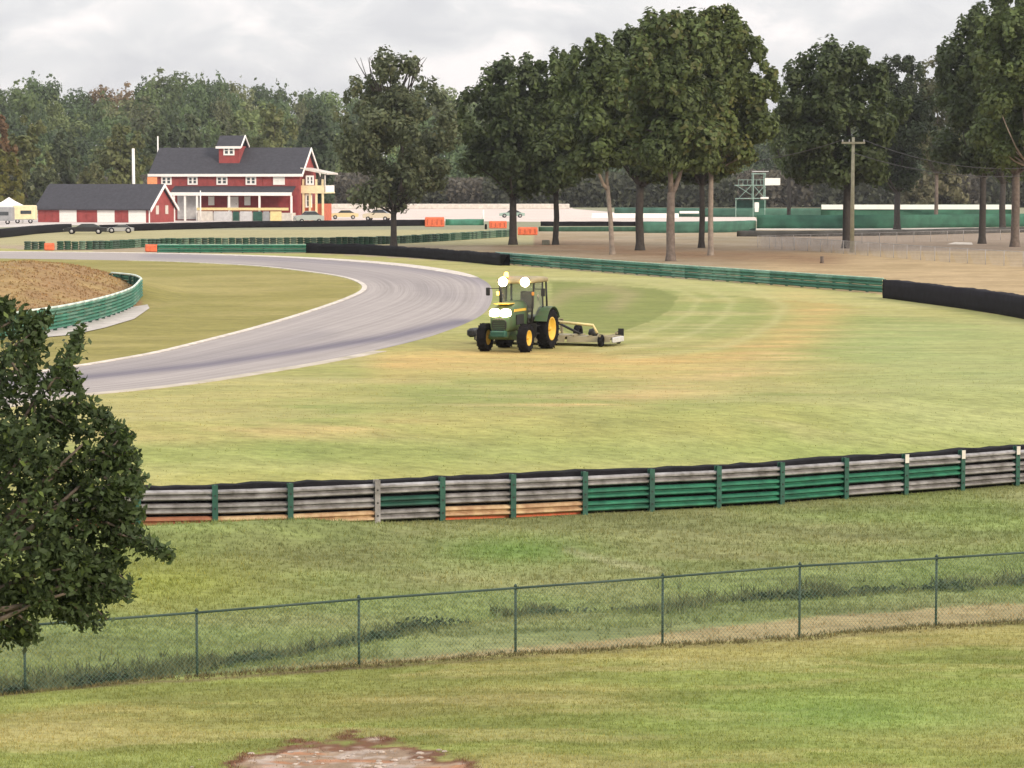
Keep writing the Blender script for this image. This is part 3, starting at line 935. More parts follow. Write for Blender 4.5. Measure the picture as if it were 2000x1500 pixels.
# orange blocks with moulded ribs
def orange_block(px0, px1, py, hgt, label, slits=True):
    x0, y0 = G(px0, py); x1, y1 = G(px1, py)
    wd = x1 - x0
    r0 = empty('plastic_barrier', ((x0 + x1) / 2, y0, 0), label=label, cat='barrier', group='orange plastic barriers')
    MB().box((0, 0, hgt / 2), (wd, .6, hgt), bev=.08).build('body', M_orange, r0)
    if slits:
        n = max(2, int(wd / .55))
        for k in range(n):
            MB().box((-wd / 2 + wd * (k + .5) / n, -.31, hgt * .5), (.12, .06, hgt * .6), bev=.02).build('rib', mat('dark_orange', (.45, .10, .05), .7), r0)
    MB().box((0, 0, hgt + .02), (wd * .96, .45, .08), bev=.02).build('cap', M_orange, r0)
orange_block(830, 868, 443, 1.25, 'tall orange plastic barrier at the end of the black wall by the barn')
orange_block(955, 990, 446, .9, 'orange plastic barrier just left of a dark trunk')
orange_block(1011, 1050, 459, .85, 'orange plastic barrier just right of the dark trunk')
orange_block(87, 106, 489, .6, 'small orange block between the green tyre stacks', False)
orange_block(284, 308, 492, .6, 'small orange block at the end of the low green guardrail', False)
x0, y0 = G(949, 448)
mb = MB().lathe(tyre_prof(.34, .3, .16), 14, 'x', (-.15, 0, .34))
o = mb.build('tyre', M_rubber, label='single black tyre standing at the left end of an orange barrier', cat='tyre'); o.location = (x0, y0, 0)

# ---------------------------------------------------------------- chain link fence (front)
fr = empty('chain_link_fence', (fence_xy[5][0], fence_xy[5][1], -1.4), label='green chain link fence with thin posts and top rail across the foreground', cat='fence')
o0 = Vector(fr.location)
FP = [(x, y, hz(x, y)) for x, y in fence_xy]
FH = 1.2
tops = []
tpx = [(-660, 1266), (-300, 1243), (38, 1221), (378, 1196), (698, 1170), (1005, 1148), (1293, 1127), (1565, 1105), (1835, 1090), (2100, 1073), (2350, 1056), (2600, 1040), (2840, 1026)]
for (x, y, z), t in zip(FP, tpx):
    tops.append(zat(t[1], y))
for i, (x, y, z) in enumerate(FP):
    mb = MB()
    mb.tube([(x - o0.x, y - o0.y, z - .3 - o0.z), (x - o0.x, y - o0.y, tops[i] + .03 - o0.z)], .021, 8)
    mb.tube([(x - o0.x, y - o0.y, tops[i] + .02 - o0.z), (x - o0.x, y - o0.y, tops[i] + .065 - o0.z)], [.034, .012], 8)
    mb.build('post', M_gal_dark, fr)
for i in range(len(FP) - 1):
    a, b = FP[i], FP[i + 1]
    mb = MB().tube([(a[0] - o0.x, a[1] - o0.y - .03, tops[i] - o0.z), (b[0] - o0.x, b[1] - o0.y - .03, tops[i + 1] - o0.z)], .021, 6)
    mb.build('top_rail', M_gal_dark, fr)
    # woven wires of this bay, zigzagging as real diagonal wires
    A, B = np.array(a), np.array(b)
    Ln = np.linalg.norm(B[:2] - A[:2]); u = (B[:2] - A[:2]) / Ln
    hh = ((tops[i] - a[2]) + (tops[i + 1] - b[2])) / 2 - .05
    pitch = .075
    V = []
    k = -hh
    def P3(s_, z_, dn):
        s_c = min(max(s_, 0), Ln)
        fz = a[2] + (b[2] - a[2]) * s_c / Ln + .04
        ht = (tops[i] - a[2]) * (1 - s_c / Ln) + (tops[i + 1] - b[2]) * s_c / Ln - .05
        return np.array([A[0] + u[0] * s_c - u[1] * dn - o0.x, A[1] + u[1] * s_c + u[0] * dn - .055 - o0.y, fz + ht * z_ / hh - o0.z])
    while k < Ln:
        for sgn in (1, -1):
            s0_, s1_ = k, k + hh
            z0_, z1_ = 0, hh
            if s0_ < 0: z0_ = -s0_; s0_ = 0
            if s1_ > Ln: z1_ = hh - (s1_ - Ln); s1_ = Ln
            if z1_ - z0_ < .05: continue
            if sgn < 0: z0_, z1_ = hh - z0_, hh - z1_
            p, q = P3(s0_, z0_, .004 * sgn), P3(s1_, z1_, .004 * sgn)
            r_ = .0021
            d_ = (q - p) / np.linalg.norm(q - p)
            n1_ = np.array([u[0] * -d_[2], u[1] * -d_[2], np.hypot(d_[0], d_[1])]); n1_ /= np.linalg.norm(n1_)
            n2_ = np.array([-u[1], u[0], 0])
            for e1, e2 in ((n1_, n2_), (n2_, -n1_), (-n1_, -n2_), (-n2_, n1_)):
                V += [p + e1 * r_, q + e1 * r_, q + e2 * r_, p + e2 * r_]
        k += pitch
    me = quad_mesh('wire_mesh', np.array(V), 4)
    o = put('wire_mesh', me, M_mesh, fr)
    o['kind'] = 'stuff'

# far wire fences under the trees on the right
def far_fence(pts, hgt, step, label, m=M_greyfence):
    P = resample(pts, step)
    r0 = empty('wire_fence', (P[0][0], P[0][1], 0), label=label, cat='fence')
    o0 = np.array([P[0][0], P[0][1]])
    pm = MB().tube([(0, 0, -.2), (0, 0, hgt)], .03, 6).mesh('post'); pm.materials.append(m)
    for p in P:
        put('post', pm, None, r0, loc=(p[0] - o0[0], p[1] - o0[1], 0))
    mb = MB()
    for a, b in zip(P[:-1] - o0, P[1:] - o0):
        mb.tube([(a[0], a[1], hgt - .03), (b[0], b[1], hgt - .03)], .018, 4)
    mb.build('top_rail', m, r0)
    V = []
    for a, b in zip(P[:-1] - o0, P[1:] - o0):
        n = int(np.linalg.norm(b - a) / .14)
        for k in range(n):
            for sg in (1, -1):
                s0_, s1_ = k / n, min(1, (k + hgt / .14 * 1.0) / n)
                p, q = a + (b - a) * s0_, a + (b - a) * s1_
                fr_ = (s1_ - s0_) * n * .14 / hgt
                z0_, z1_ = (0, hgt * fr_) if sg > 0 else (hgt, hgt - hgt * fr_)
                for dx, dz in ((0.004, .005),):
                    V += [(p[0] - dx, p[1], z0_), (p[0] + dx, p[1], z0_ + dz), (q[0] + dx, q[1], z1_ + dz), (q[0] - dx, q[1], z1_)]
    me = quad_mesh('wire_mesh', np.array(V), 4)
    o = put('wire_mesh', me, m, r0); o['kind'] = 'stuff'
far_fence(px_line([(1480, 484), (1600, 492), (1700, 500), (1850, 512), (2000, 522), (2100, 530)]), 1.15, 3.0, 'grey wire fence crossing the bare ground in front of the utility pole')
far_fence(px_line([(1480, 483), (1660, 477), (1900, 470), (2100, 466)]), 1.1, 3.0, 'fainter grey wire fence running back beneath the right hand trees')

# ---------------------------------------------------------------- scaffold tower, poles
Yt = G(1480, 424)[1]
s = F / Yt
tx = atY(1478, Yt)
r0 = empty('scaffold_tower', (tx, Yt, 0), label='green steel scaffold observation tower with a white sign board', cat='tower')
M_tower = mat('tower_paint', (.26, .38, .33), .6, .2, 2)
wd, hT = 38 / s, 86 / s
for sx in (-1, 1):
    for sy in (0, 1):
        MB().box((sx * wd / 2 * .6 + .3, sy * 2.4, hT / 2), (.14, .14, hT)).build('leg', M_tower, r0)
for zz in (.42, .72, .98):
    mb = MB()
    mb.box((.3, 0, hT * zz), (wd * .6 + .3, .1, .14)); mb.box((.3, 2.4, hT * zz), (wd * .6 + .3, .1, .14))
    mb.build('crossbar', M_tower, r0)
MB().box((-.9, 1.2, hT * .72), (wd * 1.7, 2.6, .12)).build('platform', M_tower, r0)
MB().box((-1.6, 1.2, hT * .42), (wd * 1.2, 2.6, .12)).build('platform', M_tower, r0)
for sg in (1, -1):
    mb = MB(); mb.tube([(.3 - wd * .3, -.02, hT * (.42 if sg > 0 else .72)), (.3 + wd * .3, -.02, hT * (.72 if sg > 0 else .42))], .05, 5); mb.build('brace', M_tower, r0)
mb = MB(); mb.tube([(-3.4, 0, hT * .42 - .2), (-1.0, 0, hT * .72)], .05, 5); mb.tube([(-3.6, 0, hT * .72), (-1.0, 0, hT * .5)], .05, 5); mb.build('brace', M_tower, r0)
mb = MB()
for k in range(7): mb.box((-3.2 + k * .75, -.05, hT * .72 + .45), (.06, .06, .9))
mb.box((-.95, -.05, hT * .72 + .92), (4.7, .07, .07)); mb.build('handrail', M_tower, r0)
MB().box((-3.6, .3, hT * .21), (.14, .14, hT * .42)).build('leg', M_tower, r0)
MB().box((.3 + wd * .3 + 1.25, -.1, hT * .80), (30 / s, .12, 14 / s), bev=.03).build('sign_board', M_white, r0)
MB().box((-.1, .2, hT * .22), (.8, .5, 1.7), bev=.1).build('white_panel', M_white, r0)
MB().box((1.2, -.2, hT * .43), (1.4, .6, .35), bev=.08).build('awning', M_white, r0)
MB().box((.6, 1.2, hT * 1.03), (2.6, 2.6, .15), bev=.04).build('roof', M_lgrey, r0)
mb = MB(); mb.box((-.9, 2.2, hT * .2), (5.2, .1, hT * .36)); mb.build('screen', M_dgreen, r0)

xu, yu = G(1664, 493)
zu = zat(268, yu)
r0 = empty('utility_pole', (xu, yu, 0), label='pale wooden utility pole with a crossarm, beside a thick dark trunk', cat='utility pole')
MB().tube([(0, 0, -.3), (0, 0, zu * .5), (0.02, 0, zu)], [.2, .17, .13], 10).build('pole', M_wood, r0)
za = zat(279, yu)
MB().box((0, -.2, za), (2.05, .12, .16)).build('crossarm', M_wood, r0)
for xx in (-.93, -.35, .93):
    MB().lathe([(0, 0), (.05, 0), (.07, .06), (.05, .12), (.07, .17), (0, .22)], 8, 'z', (xx, -.2, za + .08)).build('insulator', M_lgrey, r0)
def wire(p0, p1, sag, label, dz1=0):
    pts = []
    for k in range(25):
        t = k / 24
        pts.append((p0[0] + (p1[0] - p0[0]) * t, p0[1] + (p1[1] - p0[1]) * t, p0[2] + (p1[2] - p0[2]) * t - sag * 4 * t * (1 - t)))
    c0 = Vector(pts[12])
    o = MB().tube([Vector(p) - c0 for p in pts], .032, 5).build('power_line', M_wire, label=label, cat='power line', group='power lines'); o.location = c0
wire((xu + .93, yu - .2, za + .25), (xu + 24, yu - 14, za + .6), 2.7, 'upper power line sagging right from the crossarm end')
wire((xu + .1, yu - .2, za - .9), (xu + 24, yu - 14, za - .4), 2.3, 'lower power line sagging right from the pole below the crossarm')
wire((xu - .93, yu - .2, za + .25), (xu - 26, yu + 40, za + 1.2), 2.6, 'power line running back left from the crossarm behind the trees')
# stump and little markers
xs_, ys_ = G(1605, 514)
o = MB().tube([(0, 0, -.1), (0.02, 0, .25), (0, .02, .52)], [.17, .13, .14], 9).build('tree_stump', M_bark, label='small brown stump standing on the bare ground behind the green guardrail', cat='stump'); o.location = (xs_, ys_, 0)
xs_, ys_ = G(1066, 478)
o = MB().box((0, 0, .22), (.75, .6, .5), bev=.06).build('utility_box', mat('olive_box', (.17, .17, .13), .8), label='low olive box on the ground left of the slim dark tree', cat='utility box'); o.location = (xs_, ys_, 0)

# ---------------------------------------------------------------- buildings
def place_box(mb, x0, x1, y0, y1, z0, z1, bev=0):
    mb.box(((x0 + x1) / 2, (y0 + y1) / 2, (z0 + z1) / 2), (x1 - x0, y1 - y0, z1 - z0), bev=bev); return mb

def window(parent, x, z, w_, h_, y=0, panes=2, lit=False, m=M_white):
    f = MB()
    t = .24
    place_box(f, x - w_ / 2, x + w_ / 2, y - .10, y + .02, z + h_ / 2 - t, z + h_ / 2)
    place_box(f, x - w_ / 2, x + w_ / 2, y - .12, y + .02, z - h_ / 2, z - h_ / 2 + t)
    place_box(f, x - w_ / 2, x - w_ / 2 + t, y - .098, y + .02, z - h_ / 2 + t, z + h_ / 2 - t)
    place_box(f, x + w_ / 2 - t, x + w_ / 2, y - .098, y + .02, z - h_ / 2 + t, z + h_ / 2 - t)
    for k in range(1, panes):
        xx = x - w_ / 2 + w_ * k / panes
        place_box(f, xx - t * .6, xx + t * .6, y - .097, y + .02, z - h_ / 2 + t, z + h_ / 2 - t)
    place_box(f, x - w_ / 2 + t, x + w_ / 2 - t, y - .09, y + .018, z - .04, z + .04)
    fo = f.build('window', m, parent, fix=False)
    for k in range(panes):
        xa = x - w_ / 2 + t * .8 + (w_ - t * 1.6) * k / panes
        p = MB(); place_box(p, xa, xa + (w_ - t * 1.6) / panes, y - .05, y + .015, z - h_ / 2 + t, z + h_ / 2 - t)
        p.build('pane', M_white if lit else M_glass, fo)

def siding(parent, x0, x1, z0, z1, y=0, step=1.2, m=M_red, name='wall_board'):
    """vertical board panels, each a part"""
    n = max(1, int(round((x1 - x0) / step)))
    for k in range(n):
        a = x0 + (x1 - x0) * k / n; b = x0 + (x1 - x0) * (k + 1) / n
        mb = MB(); place_box(mb, a + .02, b - .02, y - .05 - .02 * (k % 2), y + .02, z0, z1); mb.build(name, m, parent)

# main barn
Yb = 415.0
sb = F / Yb                                  # photo pixels per metre there
zb0 = zat(434, Yb)
bx = atY(300, Yb)
yaw = R(-9)
barn = empty('red_barn_building', (bx, Yb, 0), yaw, 'two storey red barn with a charcoal roof, porch and rooftop dormer', 'barn')
Wb, Db = 290 / sb / math.cos(yaw), 11.0
ze, zr = zat(337.5, Yb), zat(291, Yb + 5.5)
rt = 0.22
wl = MB(); place_box(wl, 0, Wb, .03, Db, -.2, ze); wl.prism([(.03, ze), (Db, ze), (Db / 2, zr - .1)], 0.0, .0, 'x') if False else None
wl.add([(Wb, .03, ze), (Wb, Db, ze), (Wb, Db / 2, zr - .15), (0, .03, ze), (0, Db, ze), (0, Db / 2, zr - .15)], [(0, 1, 2), (5, 4, 3), (0, 2, 5, 3), (1, 4, 5, 2)])
wl.build('wall', M_red, barn)
def gable_roof(parent, x0, x1, y0, y1, ze_, zr_, ov=.5, th=.2, m=M_roof, name='roof'):
    ym = (y0 + y1) / 2
    sl = (zr_ - ze_) / (ym - y0)
    ya, yb_ = y0 - ov, y1 + ov
    za_ = ze_ - ov * sl
    mb = MB()
    for a, b in (((ya, za_), (ym, zr_)), ((ym, zr_), (yb_, za_))):
        mb.prism([a, b, (b[0], b[1] + th), (a[0], a[1] + th)], x0 - ov, x1 + ov, 'x')
    return mb.build(name, m, parent), sl, za_
ro, sl, za_ = gable_roof(barn, 0, Wb, 0, Db, ze, zr)
mb = MB(); place_box(mb, -.6, Wb + .55, -.62, -.5, za_ - .25, za_ + .16); mb.build('fascia', M_white, barn)
# rake boards on the right gable
for a, b in (((-.5, za_), (Db / 2, zr)), ((Db / 2, zr), (Db + .5, za_))):
    MB().prism([(a[0], a[1] - .25), (b[0], b[1] - .25), (b[0], b[1] + .2), (a[0], a[1] + .2)], Wb + .52, Wb + .64, 'x').build('rake_board', M_white, barn)
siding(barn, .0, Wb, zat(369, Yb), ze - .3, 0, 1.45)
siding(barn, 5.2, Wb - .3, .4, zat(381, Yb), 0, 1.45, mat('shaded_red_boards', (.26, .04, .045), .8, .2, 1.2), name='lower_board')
for pxw, wpx, lit in ((328, 21, False), (380, 20, False), (438, 22, False), (495, 21, False), (550, 23, True)):
    window(barn, (pxw - 300) / sb / math.cos(yaw), zat(352.5, Yb), wpx / sb, 17 / sb, -.08, 2, lit)
# porch roof along the front
xp0, xp1 = (345 - 300) / sb, (586 - 300) / sb
zp = zat(377, Yb)
mb = MB(); mb.prism([(-2.6, zp), (0, zp + .95), (0, zp + 1.1), (-2.6, zp + .15)], xp0, xp1, 'x'); mb.build('porch_roof', M_roof, barn)
mb = MB(); place_box(mb, xp0, xp1, -2.72, -2.6, zp - .38, zp + .13); mb.build('porch_beam', M_white, barn)
for k, pxw in enumerate((350, 372, 396, 460, 520, 583)):
    mb = MB(); place_box(mb, (pxw - 300) / sb, (pxw - 300) / sb + .28, -2.6, -2.35, 0, zp - .38); mb.build('porch_post', M_white, barn)
mb = MB(); place_box(mb, (398 - 300) / sb, xp1, -2.7, -.1, 0, zat(415, Yb)); mb.build('porch_deck', M_offwhite, barn)
mb = MB(); place_box(mb, (398 - 300) / sb, xp1 - .5, -2.75, -2.69, zat(410, Yb), zat(405, Yb)); mb.build('deck_rail', M_pyellow, barn)
window(barn, (418 - 300) / sb, zat(392, Yb), 12 / sb, 17 / sb, -.05, 1, True)
window(barn, (490 - 300) / sb, zat(392, Yb), 12 / sb, 17 / sb, -.05, 1, True)
mb = MB(); place_box(mb, (450 - 300) / sb, (472 - 300) / sb, -.14, -.05, zat(408, Yb), zat(384, Yb)); d_ = mb.build('door', M_white, barn)
MB().box(((468 - 300) / sb, -.18, zat(398, Yb)), (.08, .08, .12)).build('handle', M_black, d_)
mb = MB(); place_box(mb, (350 - 300) / sb, (396 - 300) / sb, -.12, -.06, .2, zat(382, Yb)); mb.build('open_bay', M_lgrey, barn)
# items under the porch deck, seen as panels
for k, (a, b, m) in enumerate(((470, 482, M_dgreen), (484, 508, M_lgrey), (510, 528, M_dgreen), (530, 542, M_grey), (544, 566, M_pyellow), (400, 430, M_offwhite), (432, 468, M_lgrey))):
    mb = MB(); place_box(mb, (a - 300) / sb, (b - 300) / sb, -2.85, -2.78, 0.02, zat(412, Yb)); mb.build('skirt_panel', m, barn)
# dormer
xd0, xd1 = (427 - 300) / sb, (468 - 300) / sb
zd0, zd1 = zat(306, Yb), zat(285, Yb)
mb = MB(); place_box(mb, xd0, xd1, 1.9, 7.0, zd0 - 1, zd1); dm = mb.build('dormer', M_red, barn)
gable_roof(dm, xd0, xd1, 1.9, 6.0, zd1, zd1 + 1.5, ov=.35, th=.15, name='dormer_roof')
mb = MB(); place_box(mb, xd0 - .4, xd1 + .35, 1.45, 1.56, zd1 - .42, zd1 - .05); mb.build('dormer_fascia', M_white, dm)
mb = MB(); mb.prism([(1.5, zd1 - .3), (3.95, zd1 + 1.35), (6.4, zd1 - .3), (6.4, zd1), (3.95, zd1 + 1.72), (1.5, zd1)], xd1 + .36, xd1 + .5, 'x'); mb.build('dormer_rake', M_white, dm)
window(barn, (xd0 + xd1) / 2, (zd0 + zd1) / 2 + .1, 22 / sb, 18 / sb, 1.86, 2, False)
# tower and balconies on the right end
xt = Wb + .1
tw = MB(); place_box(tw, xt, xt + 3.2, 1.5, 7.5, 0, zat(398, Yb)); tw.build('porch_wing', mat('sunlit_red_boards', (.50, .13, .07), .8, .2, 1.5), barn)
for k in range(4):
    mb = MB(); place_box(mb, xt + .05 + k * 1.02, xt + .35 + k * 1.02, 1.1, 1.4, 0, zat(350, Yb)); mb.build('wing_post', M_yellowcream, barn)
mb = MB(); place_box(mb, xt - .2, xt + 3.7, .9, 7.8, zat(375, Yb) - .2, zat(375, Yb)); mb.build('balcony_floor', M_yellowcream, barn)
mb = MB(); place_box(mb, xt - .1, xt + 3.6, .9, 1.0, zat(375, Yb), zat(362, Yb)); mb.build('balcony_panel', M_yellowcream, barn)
mb = MB(); place_box(mb, xt + 3.5, xt + 3.6, 1.0, 7.8, zat(375, Yb), zat(362, Yb)); mb.build('balcony_panel', M_white, barn)
mb = MB(); mb.prism([(0, zat(331, Yb)), (4.2, zat(341, Yb)), (4.2, zat(341, Yb) + .25), (0, zat(331, Yb) + .3)], .6, 8.2, 'y')
o = mb.build('balcony_roof', M_offwhite, barn); o.location = (xt - .1, 0, 0)
mb = MB(); mb.tube([(0, 0, zat(375, Yb)), (0, 0, zat(341, Yb))], .1, 6); o = mb.build('wing_post', M_offwhite, barn); o.location = (xt + 3.7, .9, 0)
window(barn, xt + 1.0, zat(392, Yb), 13 / sb, 26 / sb, 1.48, 1, False)
window(barn, xt + 1.3, zat(352, Yb), 16 / sb, 18 / sb, 1.0, 2, False)
mb = MB(); mb.box((.3, -1.2, zat(354, Yb)), (1.6, .12, 1.3), bev=.3); mb.build('hanging_sign', mat('orange_sign', (.85, .33, .15), .6), barn)

# garage
Yg = 398.0
sg_ = F / Yg
gx = atY(76, Yg)
yawg = R(-16)
gar = empty('red_garage', (gx, Yg, 0), yawg, 'single storey red garage with three white roller doors and charcoal roof', 'garage')
Wg = 226 / sg_ / math.cos(yawg) * .995
Dg = 9.5
zeg, zrg = zat(406, Yg), zat(362, Yg)
wl = MB(); place_box(wl, 0, Wg, .03, Dg, -.1, zeg)
wl.add([(Wg, .03, zeg), (Wg, Dg, zeg), (Wg, Dg / 2, zrg - .25), (0, .03, zeg), (0, Dg, zeg), (0, Dg / 2, zrg - .25)], [(0, 1, 2), (5, 4, 3), (0, 2, 5, 3), (1, 4, 5, 2)])
wl.build('wall', M_red, gar)
_, slg, zag = gable_roof(gar, 0, Wg, 0, Dg, zeg, zrg, ov=.45)
for a, b in (((-.45, zag), (Dg / 2, zrg)), ((Dg / 2, zrg), (Dg + .45, zag))):
    MB().prism([(a[0], a[1] - .25), (b[0], b[1] - .25), (b[0], b[1] + .2), (a[0], a[1] + .2)], Wg + .46, Wg + .6, 'x').build('rake_board', M_white, gar)
mb = MB(); place_box(mb, Wg - .02, Wg + .08, -.02, .22, 0, zeg); mb.build('corner_board', M_white, gar)
mb = MB(); place_box(mb, Wg - .02, Wg + .08, Dg - .22, Dg + .02, 0, zeg); mb.build('corner_board', M_white, gar)
kx = sg_ * math.cos(yawg)
edges = [0]
for a, b in ((120, 155), (197, 232), (260, 295)):
    xa, xb = (a - 76) / kx, (b - 76) / kx
    siding(gar, edges[-1], xa, 0, zeg - .1, 0, 1.4)
    edges.append(xb)
    dz = zat(408, Yg)
    d_ = MB(); place_box(d_, xa, xb, -.04, .02, 0, dz); d_ = d_.build('garage_door', M_white, gar)
    for k in range(4):
        mb = MB(); place_box(mb, xa + .06, xb - .06, -.075, -.045, .05 + k * dz / 4, (k + 1) * dz / 4 - .03); mb.build('door_panel', M_white, d_)
siding(gar, edges[-1], Wg, 0, zeg - .1, 0, 1.4)
for yy in (3.0, 6.5):
    mb = MB(); place_box(mb, Wg + .01, Wg + .08, yy - .5, yy + .5, 1.2, 2.5); mb.build('window', M_offwhite, gar)

# canopy, trailer and poles at the left edge
Yc = 392.0
xc = atY(20, Yc)
cn = empty('canopy_tent', (xc, Yc, 0), R(8), 'white peaked canopy tent at the left edge beside the red garage', 'canopy tent')
mb = MB(); hw = 2.0
zt0, zt1 = zat(401, Yc), zat(385, Yc)
mb.add([(-hw, -hw, zt0), (hw, -hw, zt0), (hw, hw, zt0), (-hw, hw, zt0), (0, 0, zt1), (-.8, -.8, zt1 - .55), (.8, -.8, zt1 - .55), (.8, .8, zt1 - .55), (-.8, .8, zt1 - .55)],
       [(0, 1, 6, 5), (1, 2, 7, 6), (2, 3, 8, 7), (3, 0, 5, 8), (5, 6, 4), (6, 7, 4), (7, 8, 4), (8, 5, 4), (3, 2, 1, 0)])
mb.build('canopy', M_white, cn)
for a in (-1, 1):
    for b in (-1, 1):
        MB().tube([(a * hw * .97, b * hw * .97, 0), (a * hw * .97, b * hw * .97, zt0)], .05, 6).build('leg', M_lgrey, cn)
for a in (-1, 1): 
    mb = MB().box((0, a * hw, zt0 - .12), (2 * hw, .03, .26)); mb.build('valance', M_white, cn)
def trailer(px0, px1, Y, ztop, m, label, name='box_trailer', cat='trailer'):
    r0 = empty(name, (atY((px0 + px1) / 2, Y), Y, 0), label=label, cat=cat)
    L_ = (px1 - px0) * Y / F
    MB().box((0, 0, (ztop + .5) / 2), (L_, 2.2, ztop - .5), bev=.12).build('body', m, r0)
    for sx in (-1, 1):
        wmb = MB().lathe(tyre_prof(.33, .22, .17), 14, 'y', (sx * L_ * .3, -1.15, .33)); wmb.build('wheel', M_rubber, r0)
    mb = MB().box((0.1 * L_, -1.12, ztop * .62), (L_ * .5, .05, .5), bev=.02); mb.build('window', M_glass, r0)
    MB().box((0, -1.13, .55), (L_ * .98, .06, .12)).build('trim', M_grey, r0)
    MB().box((-L_ * .35, -1.13, ztop * .5), (.65, .05, ztop * .55), bev=.03).build('door', m, r0)
trailer(30, 72, 388, zat(401, 388), M_yellowcream, 'cream box trailer standing between the canopy tent and the garage')
trailer(-16, 28, 380, zat(404, 380), M_grey, 'grey box van under the canopy tent at the left edge', 'parked_van', 'van')
def flag_pole(pxx, y0p, y1p, Y, rad, label):
    o = MB().tube([(0, 0, 0), (0, 0, zat(y0p, Y) - .0)], [rad, rad * .75], 8).build('pole', M_white, label=label, cat='pole'); o.location = (atY(pxx, Y), Y, 0)
flag_pole(263, 290, 360, 408, .28, 'thick white pole rising behind the garage roof')
flag_pole(311, 266, 292, 425, .14, 'thin white pole rising above the left end of the barn roof')
flag_pole(393, 372, 430, 405, .11, 'thin grey pole standing in front of the barn porch')
flag_pole(944, 410, 432, 372, .14, 'short white marker post at the left of the orange barriers')
flag_pole(1190, 403, 430, 395, .2, 'short white post by the end of the pit lane')

# vehicles near the paddock
def car(pxc, py, L_, m, label, rz=0, hgt=1.4, cat='car', name='parked_car', group=None, zscale=1):
    x, y = G(pxc, py)
    r0 = empty(name, (x, y, 0), rz, label, cat, group)
    hw = .9
    prof = [(-L_ / 2, .35), (-L_ / 2, .8), (-L_ * .42, .92), (-L_ * .2, 1.0), (L_ * .3, 1.0), (L_ * .5, .9), (L_ / 2, .35)]
    prof = [(a, b * hgt / 1.4) for a, b in prof]
    MB().prism(prof, -hw, hw, 'y').build('body', m, r0)
    cab = [(-L_ * .22, .985), (-L_ * .1, 1.4), (L_ * .2, 1.42), (L_ * .36, .985)]
    cab = [(a, b * hgt / 1.4) for a, b in cab]
    MB().prism(cab, -hw * .82, hw * .82, 'y').build('cabin', M_glass, r0)
    MB().prism([(-L_ * .1, 1.39 * hgt / 1.4), (L_ * .2, 1.41 * hgt / 1.4), (L_ * .18, 1.46 * hgt / 1.4), (-L_ * .08, 1.45 * hgt / 1.4)], -hw * .8, hw * .8, 'y').build('roof', m, r0)
    for sx in (-.31, .31):
        for sy in (-1, 1):
            wo = MB().lathe(tyre_prof(.33, .22, .2), 14, 'y', (sx * L_, sy * hw - .11, .33)).build('wheel', M_rubber, r0)
            MB().lathe([(0, 0), (.2, 0), (.2, .14), (0, .14)], 10, 'y', (sx * L_, sy * hw - .07, .33)).build('rim', M_lgrey, wo)
    for sy in (-.6, .6):
        MB().box((-L_ / 2 - .01, sy, .68 * hgt / 1.4), (.05, .32, .14), bev=.02).build('headlight', M_white, r0)
    return r0
car(167, 457, 5.0, M_black, 'black low car parked at the grass edge in front of the garage', R(5), 1.15)
car(235, 455, 3.2, mat('white_car_paint', (.38, .38, .37), .3, .05), 'small white and black car parked right of the black one', R(5), .95)
car(603, 436, 4.2, mat('silver_car_paint', (.42, .46, .44), .3, .05, metal=.3), 'silver car parked at the right end of the barn', R(20), 1.7)
car(738, 431, 4.4, mat('cream_car_paint', (.60, .54, .40), .3, .05), 'pale car parked left of the first big tree trunk', R(-10), 1.7)
car(672, 428, 4.6, mat('yellowish_car_paint', (.70, .58, .32), .35, .05), 'pale yellow car parked beside the barn wing', R(4), 1.4)
car(1000, 425, 4.2, mat('pale_green_car', (.30, .42, .36), .4, .05), 'pale green car on the pit lane behind the dark trunk', R(3), 1.2)

